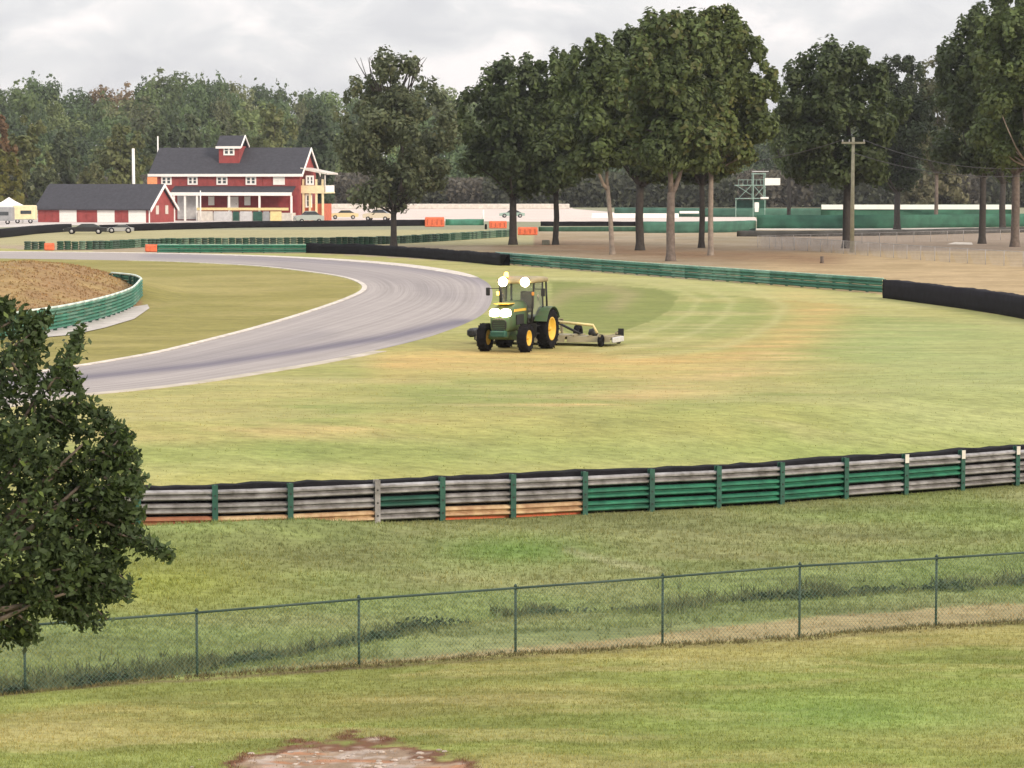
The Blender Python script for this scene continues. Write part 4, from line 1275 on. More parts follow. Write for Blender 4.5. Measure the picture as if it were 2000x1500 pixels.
# ---------------------------------------------------------------- tractor
tx_, ty_ = G(987, 687)
YAW = R(250)
tr = empty('tractor', (tx_, ty_, 0), YAW, 'green tractor with yellow wheel rims and lit lamps mowing beside the track', 'tractor')
def tyre_lug(r1, w_, r0_, n, parent, pos, rimm, name):
    wo = MB()
    prof = [(r0_, -w_ * .36), (r0_ + .03, -w_ * .42), (r1 * .86, -w_ / 2), (r1 * .95, -w_ * .42), (r1 * .97, -w_ * .2), (r1 * .975, 0), (r1 * .97, w_ * .2), (r1 * .95, w_ * .42), (r1 * .86, w_ / 2), (r0_ + .03, w_ * .42), (r0_, w_ * .36), (r0_, -w_ * .36)]
    wo.lathe(prof, 32, 'y', pos)
    t = wo.build(name, M_rubber, parent)
    lug = MB()
    for k in range(n):
        for sd in (-1, 1):
            a = 2 * math.pi * (k + (0.5 if sd > 0 else 0)) / n
            a2 = a + .22
            V = []
            for (aa, yy) in ((a, .02 * sd), (a2, sd * w_ * .49)):
                for da in (-.035, .035):
                    for rr in (r1 * .94, r1):
                        V.append((pos[0] + rr * math.cos(aa + da), pos[1] + yy, pos[2] + rr * math.sin(aa + da)))
            lug.add(V, [(0, 1, 3, 2), (4, 6, 7, 5), (0, 4, 5, 1), (2, 3, 7, 6), (1, 5, 7, 3), (0, 2, 6, 4)])
    lo = lug.build('tread', M_rubber, t)
    rm = MB()
    sd = 1 if pos[1] > 0 else -1
    rm.lathe([(0, sd * w_ * .1), (r0_ * .35, sd * w_ * .1), (r0_ * .45, sd * w_ * .16), (r0_ * .8, sd * w_ * .05), (r0_ * .9, sd * w_ * .38), (r0_ * 1.01, sd * w_ * .41), (r0_ * 1.01, -sd * w_ * .36), (r0_ * .8, -sd * w_ * .3), (0, -sd * w_ * .3)], 28, 'y', pos)
    rm.build('rim', rimm, t)
    hb = MB().lathe([(0, 0), (r0_ * .22, 0), (r0_ * .22, .06), (r0_ * .12, .1), (0, .1)], 10, 'y', (pos[0], pos[1] + sd * w_ * .1 - (0.1 if sd < 0 else 0), pos[2]))
    hb.build('hub', M_tyellow, t)
    return t
for sy in (-1, 1):
    tyre_lug(.53, .36, .29, 16, tr, (0, sy * .80, .53), M_tyellow, 'front_wheel')
    tyre_lug(.76, .46, .44, 20, tr, (-2.3, sy * .86, .76), M_tyellow, 'rear_wheel')
# chassis, axle
mb = MB(); mb.box((-1.0, 0, .72), (2.9, .42, .42), bev=.05); mb.build('chassis', M_tgreen, tr)
mb = MB(); mb.box((0, 0, .55), (.22, 1.3, .2), bev=.04); mb.box((0, 0, .62), (.5, .35, .25), bev=.04); mb.build('front_axle', M_tgreen, tr)
mb = MB(); mb.box((-2.3, 0, .76), (.3, 1.4, .3), bev=.06); mb.build('rear_axle', M_tgreen, tr)
# hood: sloping, rounded section
def loft(secs, n=14, p=3.2):
    V, fs = [], []
    for x, y0, hw_, z0, z1 in secs:
        for k in range(n):
            a = 2 * math.pi * (k + .5) / n
            c_, s_ = math.cos(a), math.sin(a)
            u = abs(c_) ** (2 / p) * (1 if c_ > 0 else -1); v = abs(s_) ** (2 / p) * (1 if s_ > 0 else -1)
            V.append((x, y0 + u * hw_, (z0 + z1) / 2 + v * (z1 - z0) / 2))
    for i in range(len(secs) - 1):
        for k in range(n):
            k2 = (k + 1) % n
            fs.append((i * n + k, i * n + k2, (i + 1) * n + k2, (i + 1) * n + k))
    fs += [tuple(range(n - 1, -1, -1)), tuple((len(secs) - 1) * n + k for k in range(n))]
    return V, fs
V, fs = loft([(-1.25, 0, .46, .75, 1.88), (-.7, 0, .455, .75, 1.86), (-.1, 0, .44, .75, 1.80), (.35, 0, .42, .74, 1.70), (.55, 0, .39, .72, 1.58), (.66, 0, .34, .72, 1.40)], 18)
MB().add(V, fs, True).build('hood', M_tgreen, tr)
V, fs = loft([(.655, 0, .30, .80, 1.28), (.685, 0, .28, .82, 1.25)], 14)
gr = MB().add(V, fs).build('grille', M_black, tr)
for k in range(6):
    MB().box((.695, 0, .88 + k * .065), (.02, .48, .018)).build('slat', M_tgreen, gr)
for sy in (-1, 1):
    # headlights, wrapping the nose
    V, fs = loft([(.50, sy * .21, .20, 1.32, 1.62), (.655, sy * .2, .19, 1.33, 1.58), (.71, sy * .19, .16, 1.35, 1.55)], 12)
    MB().add(V, fs).build('headlight', M_lamp, tr)
    MB().box((-.35, sy * .462, 1.55), (1.3, .015, .09)).build('side_stripe', M_tyellow, tr)
    MB().box((-.35, sy * .462, 1.2), (.8, .02, .38), bev=.01).build('side_screen', M_black, tr)
MB().box((.12, 0, 1.80), (.62, .62, .03), bev=.01).build('hood_glint', M_tyellow, tr)  # glint of lamplight on the hood top, painted as a yellow plate
mb = MB(); mb.box((.72, 0, .70), (.28, .6, .24), bev=.04); mb.build('front_weight', M_dgreen, tr)
# cab
CX0, CX1 = -1.15, -2.65
zb_, zt_ = 1.25, 2.52
for sy in (-1, 1):
    mb = MB(); mb.tube([(CX0, sy * .62, 1.05), (CX0 - .12, sy * .68, zt_)], .035, 6); mb.build('cab_pillar', M_black, tr)
    mb = MB(); mb.tube([(CX0 - .95, sy * .74, 1.3), (CX0 - .95, sy * .72, zt_)], .035, 6); mb.build('cab_pillar', M_black, tr)
    mb = MB(); mb.tube([(CX1, sy * .72, 1.35), (CX1 + .08, sy * .7, zt_)], .04, 6); mb.build('cab_pillar', M_black, tr)
    # fenders
    mb = MB()
    pr = []
    for k in range(9):
        a = math.pi * (.12 + .72 * k / 8)
        pr.append((-2.3 + .86 * math.cos(a), .76 + .86 * math.sin(a)))
    pr2 = [(-2.3 + .83 * math.cos(math.pi * (.12 + .72 * k / 8)), .76 + .83 * math.sin(math.pi * (.12 + .72 * k / 8))) for k in range(8, -1, -1)]
    mb.prism(pr + pr2, sy * .60, sy * 1.1, 'y'); mb.build('fender', M_tgreen, tr)
    mb = MB(); mb.box((-1.35, sy * .72, .62), (.4, .2, .04)); mb.box((-1.35, sy * .74, .92), (.38, .18, .04)); mb.box((-1.16, sy * .74, .75), (.03, .16, .5)); mb.build('step', M_black, tr)
    # mirrors
    mb = MB(); mb.tube([(CX0 - .1, sy * .68, 2.3), (CX0 + .05, sy * 1.05, 2.3)], .015, 5); mr0 = mb.build('mirror_arm', M_black, tr)
    MB().box((CX0 + .05, sy * 1.1, 2.18), (.05, .16, .3), bev=.02).build('mirror', M_black, mr0)
M_cabglass = bpy.data.materials.new('cab_glass'); M_cabglass.use_nodes = True
b_ = M_cabglass.node_tree.nodes['Principled BSDF']
b_.inputs['Base Color'].default_value = (.55, .6, .58, 1); b_.inputs['Roughness'].default_value = .05
b_.inputs['Transmission Weight'].default_value = .9; b_.inputs['IOR'].default_value = 1.1
MB().add([(CX0 + .01, -.6, 1.2), (CX0 + .01, .6, 1.2), (CX0 - .12, .65, zt_), (CX0 - .12, -.65, zt_), (CX0 - .01, -.6, 1.2), (CX0 - .01, .6, 1.2), (CX0 - .14, .65, zt_), (CX0 - .14, -.65, zt_)],
         [(0, 1, 2, 3), (7, 6, 5, 4), (0, 4, 5, 1), (1, 5, 6, 2), (2, 6, 7, 3), (3, 7, 4, 0)]).build('windscreen', M_cabglass, tr)
for sy in (-1, 1):
    MB().add([(CX0 - .03, sy * .64, 1.25), (CX0 - .92, sy * .74, 1.35), (CX0 - .92, sy * .72, zt_), (CX0 - .14, sy * .68, zt_), (CX0 - .03, sy * .62, 1.25), (CX0 - .92, sy * .72, 1.35), (CX0 - .92, sy * .70, zt_), (CX0 - .14, sy * .66, zt_)],
             [(0, 1, 2, 3), (7, 6, 5, 4), (0, 4, 5, 1), (1, 5, 6, 2), (2, 6, 7, 3), (3, 7, 4, 0)]).build('door_glass', M_cabglass, tr)
V, fs = loft([(CX0 + .18, 0, .60, 2.50, 2.64), (CX0 + .05, 0, .74, 2.49, 2.70), (CX0 - .7, 0, .80, 2.49, 2.76), (CX1 - .02, 0, .76, 2.49, 2.73), (CX1 - .16, 0, .66, 2.50, 2.66)], 16, 4)
MB().add(V, fs, True).build('cab_roof', mat('weathered_tan_roof', (.33, .27, .15), .6, .2, 3), tr)
mb = MB(); mb.box(((CX0 + CX1) / 2, 0, 1.12), (1.5, 1.1, .3), bev=.06); mb.build('cab_floor', M_black, tr)
mb = MB(); mb.box((-2.1, 0, 1.45), (.5, .5, .16), bev=.05); mb.box((-2.36, 0, 1.82), (.14, .5, .7), bev=.05); mb.build('seat', mat('tan_seat', (.20, .13, .08), .7), tr)
mb = MB(); mb.tube([(-1.45, 0, 1.3), (-1.6, 0, 1.72)], .03, 6)
mb.lathe([(.17, 0), (.2, .0), (.2, .03), (.17, .03), (.17, 0)], 16, 'z', (-1.62, 0, 1.72)); mb.build('steering_wheel', M_black, tr)
for sy in (-1, 1):
    hs = MB().box((CX0 + .16, sy * .44, 2.56), (.14, .34, .30), bev=.05).build('lamp_housing', M_black, tr)
    MB().lathe([(0, .085), (.09, .08), (.16, .05), (.18, 0), (0, 0)], 18, 'x', (CX0 + .22, sy * .44, 2.56)).build('work_lamp', M_lamp, tr)
bo = MB().lathe([(0, 0), (.085, 0), (.09, .05), (.075, .17), (.04, .2), (0, .2)], 14, 'z', (CX0 - .1, -.42, 2.72)).build('beacon', M_beacon, tr)
MB().lathe([(0, 0), (.1, 0), (.1, .03), (0, .03)], 12, 'z', (CX0 - .1, -.42, 2.70)).build('beacon_base', M_black, bo)
MB().box((CX0 + .06, -.70, 2.12), (.05, .1, .14), bev=.02).build('added_marker', M_beacon, tr)  # extra glowing marker, added to make the lights more orange
MB().box((CX0 + .06, .70, 2.12), (.05, .1, .14), bev=.02).build('added_marker', mat('amber_lens', (.6, .25, .05), .3), tr)
mb = MB(); mb.tube([(-.95, -.52, 1.4), (-.95, -.55, 2.35), (-1.0, -.55, 2.5)], [.055, .055, .045], 8); mb.build('exhaust', M_black, tr)
mb = MB(); mb.box((-2.95, 0, .62), (.8, .12, .1)); mb.tube([(-2.7, .3, .6), (-3.35, .38, .5)], .035, 6); mb.tube([(-2.7, -.3, .6), (-3.35, -.38, .5)], .035, 6); mb.build('drawbar', M_black, tr)

# mower
ux, uy = math.cos(YAW), math.sin(YAW)
mo = empty('rotary_mower', (tx_ - ux * 4.9, ty_ - uy * 4.9, 0), YAW, 'wide tan batwing rotary mower towed low behind the tractor', 'mower')
def deck(x0, x1, y0, y1, z, nm, tilt=0):
    mb = MB()
    V = []
    for y, dz in ((y0, 0), (y1, tilt)):
        for x, zz in ((x0, .14), (x0 + .12, z), (x1 - .12, z + .02), (x1, .14), (x1 - .03, .14), (x1 - .14, z - .03), (x0 + .14, z - .05), (x0 + .03, .14)):
            V.append((x, y, zz + dz))
    n = 8
    mb.add(V, [tuple(range(n)), tuple(range(2 * n - 1, n - 1, -1))] + [(i, i + n, (i + 1) % n + n, (i + 1) % n) for i in range(n)])
    return mb.build(nm, M_deck, mo)
deck(-.95, .95, -.95, .95, .38, 'centre_deck')
for sy in (-1, 1):
    wg = deck(-.8, .8, sy * 1.0, sy * 2.75, .34, 'wing_deck', .03)
    for k in range(3): MB().box((0, sy * (1.25 + k * .6), .375), (1.4, .06, .06)).build('deck_brace', M_deck, wg)
    MB().tube([(.2, sy * .45, .85), (.2, sy * 1.35, .44)], .05, 8).build('fold_cylinder', M_black, mo)
    V = []
    mb = MB(); mb.lathe([(0, 0), (.16, 0), (.2, .1), (.16, .26), (0, .3)], 12, 'z', (.1, sy * 1.85, .36)); mb.build('gearbox', M_black, mo)
    for xx in (.95, -1.25):
        for yy in (2.45,):
            ca = MB().box((xx * .93, sy * yy, .42), (.5, .08, .08)).build('caster_arm', M_deck, mo)
            MB().lathe(tyre_prof(.24, .18, .1), 14, 'y', (xx, sy * yy - .09, .24)).build('caster_wheel', M_rubber, mo)
    wt = MB().box((0, sy * 2.82, .24), (1.3, .10, .22), bev=.03).build('end_skirt', M_lgrey if sy > 0 else M_black, mo)
    if sy < 0: MB().box((.35, -2.98, .42), (.9, .3, .34), bev=.08).build('belt_guard', M_black, mo)
    MB().lathe(tyre_prof(.36, .22, .2), 18, 'y', (-1.5, sy * .7 - .11, .36)).build('wheel', M_rubber, mo)
mb = MB(); mb.tube([(-.6, 0, .6), (2.1, 0, .56)], .055, 8); mb.build('drive_shaft', M_black, mo)
mb = MB(); mb.tube([(.4, -.6, .5), (1.7, -.08, .54)], .05, 6); mb.tube([(.4, .6, .5), (1.7, .08, .54)], .05, 6); mb.tube([(1.6, 0, .54), (2.2, 0, .54)], .06, 6); mb.build('tongue', M_pyellow, mo)
mb = MB(); mb.tube([(.55, .4, .92), (.55, 2.0, .80), (.5, 2.15, .5)], .055, 8); mb.build('hydraulic_pipe', M_pyellow, mo)
mb = MB(); mb.lathe([(0, 0), (.2, 0), (.24, .12), (.18, .34), (0, .38)], 12, 'z', (-.1, 0, .4)); mb.build('gearbox', M_black, mo)
mb = MB(); mb.box((-.1, .5, .7), (.1, .1, .55)); mb.box((-.1, -.5, .7), (.1, .1, .55)); mb.box((-.1, 0, .95), (.1, 1.1, .1)); mb.build('mast', M_deck, mo)
mb = MB(); mb.box((-1.1, 2.6, .45), (.05, .22, .3)); mb.build('rear_marker', M_black, mo)

# ---------------------------------------------------------------- trees
def leaf_quads(pos, size, nrm, colors, r_, aspect=.62):
    n = len(pos)
    a = r_.normal(size=(n, 3)); a -= (a * nrm).sum(1)[:, None] * nrm
    a /= np.linalg.norm(a, axis=1)[:, None] + 1e-9
    b = np.cross(nrm, a)
    s_ = size[:, None]
    V = np.stack([pos - a * s_, pos + b * s_ * aspect - a * s_ * .1, pos + a * s_, pos - b * s_ * aspect + a * s_ * .15], 1)
    V[:, 1] += nrm * s_ * .25
    return V.reshape(-1, 3), np.repeat(colors, 4, 0)

def crown_points(n, cw, ch, r_, lobes=26, spires=8, lobe_r=(.16, .26), flat=.0, hang=0.0):
    """points in a crown of width cw and height ch, base at z=0; returns pos, outward normals, shade"""
    hw_ = cw / 2
    C, Rr = [], []
    for k in range(lobes):
        zc = (k + r_.random()) / lobes
        prof = np.interp(zc, [0, .12, .35, .6, .85, 1], [.62, .88, 1.0, .92, .68, .4])
        a = r_.uniform(0, 6.28)
        rr = math.sqrt(r_.uniform(.02, 1)) * hw_ * .80 * prof
        q = np.array([rr * math.cos(a), rr * math.sin(a), ch * (.07 + .72 * zc)])
        C.append(q); Rr.append(cw * r_.uniform(*lobe_r) * (.8 + .25 * prof))
    for k in range(spires * 8):
        a = r_.uniform(0, 6.28)
        el = r_.uniform(-.1, 1.0)
        zc = .5 + .5 * el
        prof = np.interp(zc, [0, .35, .6, .8, .92, 1], [.8, 1.0, .95, .78, .55, .25])
        rs_ = r_.uniform(.55 if el > .4 else .85, 1.06)
        C.append(np.array([hw_ * .98 * prof * math.cos(a) * rs_, hw_ * .98 * prof * math.sin(a) * rs_, ch * (zc * .99 + r_.uniform(-.02, .03))])); Rr.append(cw * r_.uniform(.028, .07) * (1.15 if el > .5 else .9))
    C, Rr = np.array(C), np.array(Rr)
    wgt = Rr ** 1.8; wgt /= wgt.sum()
    idx = r_.choice(len(C), n, p=wgt)
    d = r_.normal(size=(n, 3)); d /= np.linalg.norm(d, axis=1)[:, None]
    rad = r_.uniform(.35, 1.0, n) ** .55 * np.where(r_.random(n) < .14, r_.uniform(1, 1.35, n), 1)
    small = (Rr[idx] < cw * .075)[:, None]
    pos = C[idx] + d * (Rr[idx] * rad)[:, None] * np.where(small, np.array([[.9, .9, 1.5]]), np.array([[1, 1, .85]])) + r_.normal(size=(n, 3)) * cw * .008
    nr = d * .9 + r_.normal(size=(n, 3)) * .42 + np.array([0, 0, .35])
    nr /= np.linalg.norm(nr, axis=1)[:, None]
    sh = r_.random(len(C))[idx]
    return pos, nr, sh, C, Rr

def make_tree_mesh(seed, cw, ch, nleaf, lsize, base, lobes=26, spires=8, var=.25, lobe_r=(.16, .26), tip=None):
    r_ = np.random.default_rng(seed)
    pos, nr, sh, C, Rr = crown_points(nleaf, cw, ch, r_, lobes, spires, lobe_r)
    colr = np.array(base)[None, :] * (1 + var * (sh[:, None] - .5) * 1.6) * r_.uniform(.72, 1.28, (nleaf, 1))
    if tip is not None:
        k = (r_.random(nleaf) < .22) & (sh > .5)
        colr[k] = np.array(tip) * r_.uniform(.8, 1.2, (k.sum(), 1))
    V, cc = leaf_quads(pos, lsize * r_.uniform(.6, 1.25, nleaf), nr, colr, r_)
    return V, cc, C, Rr

def limb(mb, p, q, r0_, r1_, r_, n=4, sides=6):
    p, q = np.array(p, float), np.array(q, float)
    L_ = np.linalg.norm(q - p)
    pts, rs = [], []
    off = r_.normal(size=3) * L_ * .06
    for k in range(n + 1):
        t = k / n
        pts.append(p + (q - p) * t + off * math.sin(math.pi * t)); rs.append(r0_ + (r1_ - r0_) * t)
    mb.tube(pts, rs, sides)
    return pts

def tree(name, x, y, z, hgt, cw, clear, trad, barkm, base, seed, label, cat='tree', nleaf=9000, lsize=.27, fork=None, lean=(0, 0), group=None, lobes=46, spires=8, tip=None, flare=1.5, lobe_r=(.085, .17), cshift=(0, 0), bare=0):
    r0 = empty(name, (x, y, z), label=label, cat=cat, group=group)
    r_ = np.random.default_rng(seed)
    ch = hgt - clear
    if not group: nleaf = int(nleaf * 1.9)
    V, cc, C, Rr = make_tree_mesh(seed, cw * 1.08, ch, nleaf, lsize, base, lobes, spires, tip=tip, lobe_r=lobe_r)
    off = np.array([lean[0] + cshift[0], lean[1] + cshift[1], clear])
    me = quad_mesh('crown', V + off, 4, cc)
    put('crown', me, M_leaf, r0)
    mb = MB()
    ft = clear * (fork[0] if fork else 1.05)
    top = np.array([lean[0] * ft / clear, lean[1], ft])
    pts = [(0, 0, -.25), (0, 0, .15), (lean[0] * .1, 0, .7), tuple(top * np.array([.45, .45, .5]) + np.array([r_.normal() * .06, 0, 0])), tuple(top)]
    mb.tube(pts, [trad * flare, trad * 1.25, trad, trad * .93, trad * .85], 10)
    tgt = C + off
    if fork:
        for dx, rr in fork[1]:
            e_ = np.array([lean[0] + dx, 0, clear + ch * .35])
            limb(mb, top - np.array([0, 0, .3]), e_, trad * rr, trad * rr * .45, r_, 5, 8)
            near = tgt[np.argsort(np.linalg.norm(tgt - e_, axis=1))[:7]]
            for q in near: limb(mb, top + (e_ - top) * r_.uniform(.5, .95), q, trad * .28, .03, r_)
    else:
        c_top = np.array([off[0], off[1], clear + ch * .72])
        lp_ = limb(mb, top - np.array([0, 0, .2]), c_top, trad * .84, trad * .2, r_, 6, 8)
        for q in tgt[:22]:
            t = np.clip((q[2] - clear) / ch - .22, 0.02, .85)
            b0 = lp_[min(int(t * 6), 6)]
            limb(mb, b0, q, trad * .33 * (1 - t * .5), .03, r_)
    for k in range(bare):
        a = r_.uniform(-1, 1)
        b0 = np.array([off[0] + a * cw * .2, 0, clear + ch * .8])
        limb(mb, b0, b0 + np.array([a * cw * .16 + r_.normal() * .4, r_.normal(), ch * .22]), .07, .02, r_)
    mb.build('trunk', barkm, r0, fix=False)
    return r0

def ptree(px_, py_, top_px, width_px, clear_px, trunk_px, barkm, base, seed, label, **kw):
    x, y = G(px_, py_)
    s_ = F / y
    hgt = zat(top_px, y)
    return tree(kw.pop('name', 'tree'), x, y, 0, hgt, width_px / s_, zat(clear_px, y), trunk_px / s_ / 2, barkm, base, seed, label, **kw)
GD = (0.072, 0.10, 0.037)
GM = (0.10, 0.136, 0.045)
ptree(769, 482, 118, 228, 418, 13, M_bark_dark, (0.125, 0.15, 0.078), 11, 'broad grey-green tree with bare twigs on top, standing alone right of the barn', nleaf=9500, lsize=.24, spires=9, bare=16, lobes=62, lobe_r=(.06, .13), tip=(.15, .16, .08))
ptree(1002, 478, 132, 215, 388, 16, M_bark_dark, GD, 12, 'dark tree rising behind the orange barriers', nleaf=11000, spires=9)
ptree(1085, 478, 108, 150, 372, 12, M_bark_dark, GM, 13, 'slim tree with a forked dark trunk, right of the orange barriers', nleaf=9000, fork=(1.0, ((-1.2, .8), (2.4, .6))))
ptree(1196, 497, 80, 180, 345, 10, M_bark_pale, GM, 14, 'tree with a thin pale leaning trunk right of the tractor', nleaf=9500, lean=(-.5, 0), fork=(.88, ((-.9, .75), (.7, .75))), cshift=(-.6, 0))
ptree(1250, 489, 62, 180, 368, 17, M_bark_dark, GD, 15, 'tree with a thick dark trunk behind the two pale ones', nleaf=10000)
ptree(1310, 510, 35, 205, 338, 18, M_bark, GM, 16, 'tall tree with a brownish trunk forking into two pale limbs', nleaf=12000, fork=(.78, ((-.8, .62), (1.4, .62))), spires=12, tip=(.13, .14, .05))
ptree(1370, 484, 100, 150, 365, 12, M_bark_dark, GD, 17, 'dark slender trunk tree just behind the pale straight one', nleaf=8000)
ptree(1388, 499, 30, 215, 345, 11, M_bark_pale, (0.105, 0.140, 0.042), 18, 'tallest bright green tree with a straight pale trunk near the scaffold tower', nleaf=14000, spires=14, cshift=(.5, 0), tip=(.14, .15, .045))
ptree(1655, 485, 100, 235, 362, 20, M_bark_dark, GD, 19, 'tree with a thick dark trunk directly behind the utility pole', nleaf=12000, cshift=(-.8, 0), spires=10)
ptree(1752, 448, 118, 150, 378, 13, M_bark_dark, (.042, .06, .026), 20, 'rounded dark tree standing behind the utility pole wires', nleaf=9000)
ptree(1918, 476, 30, 215, 350, 14, M_bark_dark, GD, 21, 'tall tree with a thin dark trunk near the right edge', nleaf=12000, spires=12)
ptree(1958, 452, 70, 150, 360, 13, M_bark_dark, GM, 22, 'tree with a short dark trunk set back near the right edge', nleaf=7000)
ptree(1982, 482, -30, 200, 345, 17, M_bark, GM, 23, 'very tall tree at the right edge, crown reaching out of view', nleaf=12000, spires=12)
ptree(2012, 502, -60, 230, 330, 16, M_bark_pale, GM, 24, 'pale-barked tree cut off by the right edge', nleaf=10000, spires=10)
ptree(1828, 440, 118, 130, 345, 8, M_bark, (.11, .12, .06), 25, 'pale olive tree showing between the two dark groups at right', nleaf=6000, tip=(.2, .19, .1))
ptree(2120, 490, -20, 230, 340, 16, M_bark, GD, 26, 'dark tree beyond the right edge of the group', nleaf=6000)
ptree(1540, 436, 170, 90, 350, 8, M_bark_dark, GM, 27, 'narrow tree filling the gap left of the thick dark trunk', nleaf=5000)

# wood on the rise behind: separate trees in front, the rest as one mass
def far_tree_mesh(seed, nleaf, base, lobes=16):
    V, cc, C, Rr = make_tree_mesh(seed, 1.0, 1.25, nleaf, .05, (1, 1, 1), lobes=lobes, spires=1, var=.18, lobe_r=(.2, .3))
    cc = 1 + (cc - 1) * .5
    return V, cc
fvars = [far_tree_mesh(100 + k, 1700, None) for k in range(6)]
pal = [(.082, .115, .052), (.11, .142, .062), (.068, .096, .050), (.135, .158, .068), (.092, .12, .058), (.075, .105, .052), (.115, .12, .065)]
def top_line(px_):
    return np.interp(px_, [-300, 0, 60, 105, 115, 200, 260, 310, 350, 440, 480, 520, 600, 640, 700, 820, 900, 1000, 1200, 1500, 1560, 1700, 1850, 2000, 2300],
                     [140, 158, 138, 146, 160, 156, 150, 128, 134, 136, 152, 146, 158, 168, 165, 158, 158, 160, 170, 190, 210, 220, 215, 200, 190])
AV, AC = [], []
r_ = np.random.default_rng(55)
rows = [(800, 0, 1.0), (760, 20, .86), (720, 50, .84), (685, 85, .8), (655, 125, .8), (632, 165, .75)]
for ri, (Y, drop, kk) in enumerate(rows):
    px_ = -330 + r_.uniform(0, 30)
    while px_ < 2330:
        ytop = top_line(px_) + drop + r_.uniform(-6, 16)
        right = sm((px_ - 620) / 300)
        ytop += float(right) * ri * 2
        Yj = Y + r_.uniform(-14, 14)
        x = atY(px_, Yj)
        wpx = r_.uniform(48, 85) * (1.0 if ri else .95)
        wm = wpx * Yj / F
        ztop = zat(ytop, Yj)
        hm = min(wm * 1.7, 15)
        gz = hz(x, Yj)
        if ztop - hm < gz: hm = max(4, ztop - gz)
        V, cc = fvars[r_.integers(6)]
        a = r_.uniform(0, 6.28)
        ca, sa = math.cos(a), math.sin(a)
        Q = np.stack([V[:, 0] * ca - V[:, 1] * sa, V[:, 0] * sa + V[:, 1] * ca, V[:, 2]], -1) * np.array([wm, wm, hm / 1.25])
        AV.append(Q + np.array([x, Yj, ztop - hm]))
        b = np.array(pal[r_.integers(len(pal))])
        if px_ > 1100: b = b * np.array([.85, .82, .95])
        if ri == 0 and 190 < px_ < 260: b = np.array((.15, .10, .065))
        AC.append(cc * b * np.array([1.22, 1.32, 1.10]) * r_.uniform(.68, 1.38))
        px_ += wpx * r_.uniform(.5, .75)
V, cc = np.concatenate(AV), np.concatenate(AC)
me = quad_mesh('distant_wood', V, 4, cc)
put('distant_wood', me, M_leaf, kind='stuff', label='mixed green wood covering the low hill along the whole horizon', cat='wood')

# hedge-like undergrowth closing the foot of the wood
def brush(name, n, xf, yf_, zf, size, colsf, label, cat, seed=5):
    r_ = np.random.default_rng(seed)
    P_ = np.stack([xf(r_, n), yf_(r_, n), np.zeros(n)], -1)
    P_[:, 2] = zf(r_, n, P_)
    nr = r_.normal(size=(n, 3)); nr /= np.linalg.norm(nr, axis=1)[:, None]
    V, cc = leaf_quads(P_, size * r_.uniform(.6, 1.3, n), nr, colsf(r_, n, P_), r_)
    me = quad_mesh(name, V, 4, cc)
    return put(name, me, M_leaf, kind='stuff', label=label, cat=cat)
def zf(r_, n, P_):
    top = 5.0 + 4.5 * fbm(P_[:, 0] * .09 + 5, P_[:, 1] * .06, 3)
    return h(P_[:, 0], P_[:, 1]) + top * r_.random(n) ** .8
brush('undergrowth', 70000, lambda r, n: r.uniform(-160, 200, n), lambda r, n: 600 + 20 * r.random(n), zf, .62,
      lambda r, n, P_: (np.where((fbm(P_[:, 0] * .07, P_[:, 0] * .02, 2) > .52)[:, None], np.array([.12, .11, .085]), np.array([.085, .095, .06])) * r.uniform(.6, 1.3, (n, 1))),
      'grey-green brush along the foot of the distant wood', 'brush')

# front trees of the wood that can be told apart
def wtree(px_, ytop, ybase, wpx, Y, colr, seed, label, name='woodland_tree'):
    x = atY(px_, Y)
    zt, z0 = zat(ytop, Y), 0.0
    hgt = zt
    clear = max(.8, zat(ybase, Y))
    tree(name, x, Y, hz(x, Y), hgt - hz(x, Y), wpx * Y / F, min(clear, hgt * .4), .25, M_bark_dark, tuple(v * k_ for v, k_ in zip(colr, (1.12, 1.22, 1.1))), seed, label, nleaf=4200, lsize=.5, spires=4, lobes=20, group='front trees of the wood', tip=tuple(min(.3, v * 1.5) for v in colr))
wtree(240, 248, 400, 105, 455, (.125, .13, .055), 301, 'rounded yellow-green tree above the garage roof')
wtree(60, 235, 420, 90, 460, (.12, .125, .05), 302, 'olive tree left of the garage, above the cream trailer')
wtree(-10, 215, 420, 95, 450, (.15, .085, .045), 303, 'rusty brown tree at the left edge')
wtree(10, 300, 420, 70, 440, (.13, .12, .03), 304, 'yellowing bush-like tree at the left edge above the canopy tent')
wtree(130, 262, 410, 70, 470, (.085, .10, .055), 305, 'grey-green tree behind the left half of the garage')
wtree(185, 325, 400, 55, 445, (.14, .14, .07), 306, 'small pale olive tree just above the garage ridge')
wtree(530, 205, 400, 110, 500, (.13, .14, .06), 307, 'large yellow-green tree behind the right half of the barn')
wtree(370, 225, 400, 95, 500, (.085, .10, .055), 308, 'green tree behind the left half of the barn')
wtree(455, 235, 400, 80, 495, (.10, .115, .055), 309, 'olive tree directly behind the barn dormer')
wtree(620, 220, 400, 90, 480, (.06, .08, .045), 310, 'dark tree right behind the barn gable')
wtree(315, 240, 400, 70, 505, (.075, .09, .045), 311, 'dull green tree behind the thin pole at the barn roof')
wtree(90, 330, 410, 70, 450, (.10, .11, .06), 312, 'low grey-green tree touching the left end of the garage')
wtree(1840, 300, 410, 95, 470, (.16, .14, .085), 313, 'low tan-green tree seen below the right hand crowns')
wtree(1790, 340, 410, 70, 465, (.14, .125, .08), 314, 'low brownish bush beside the tan-green tree at right')

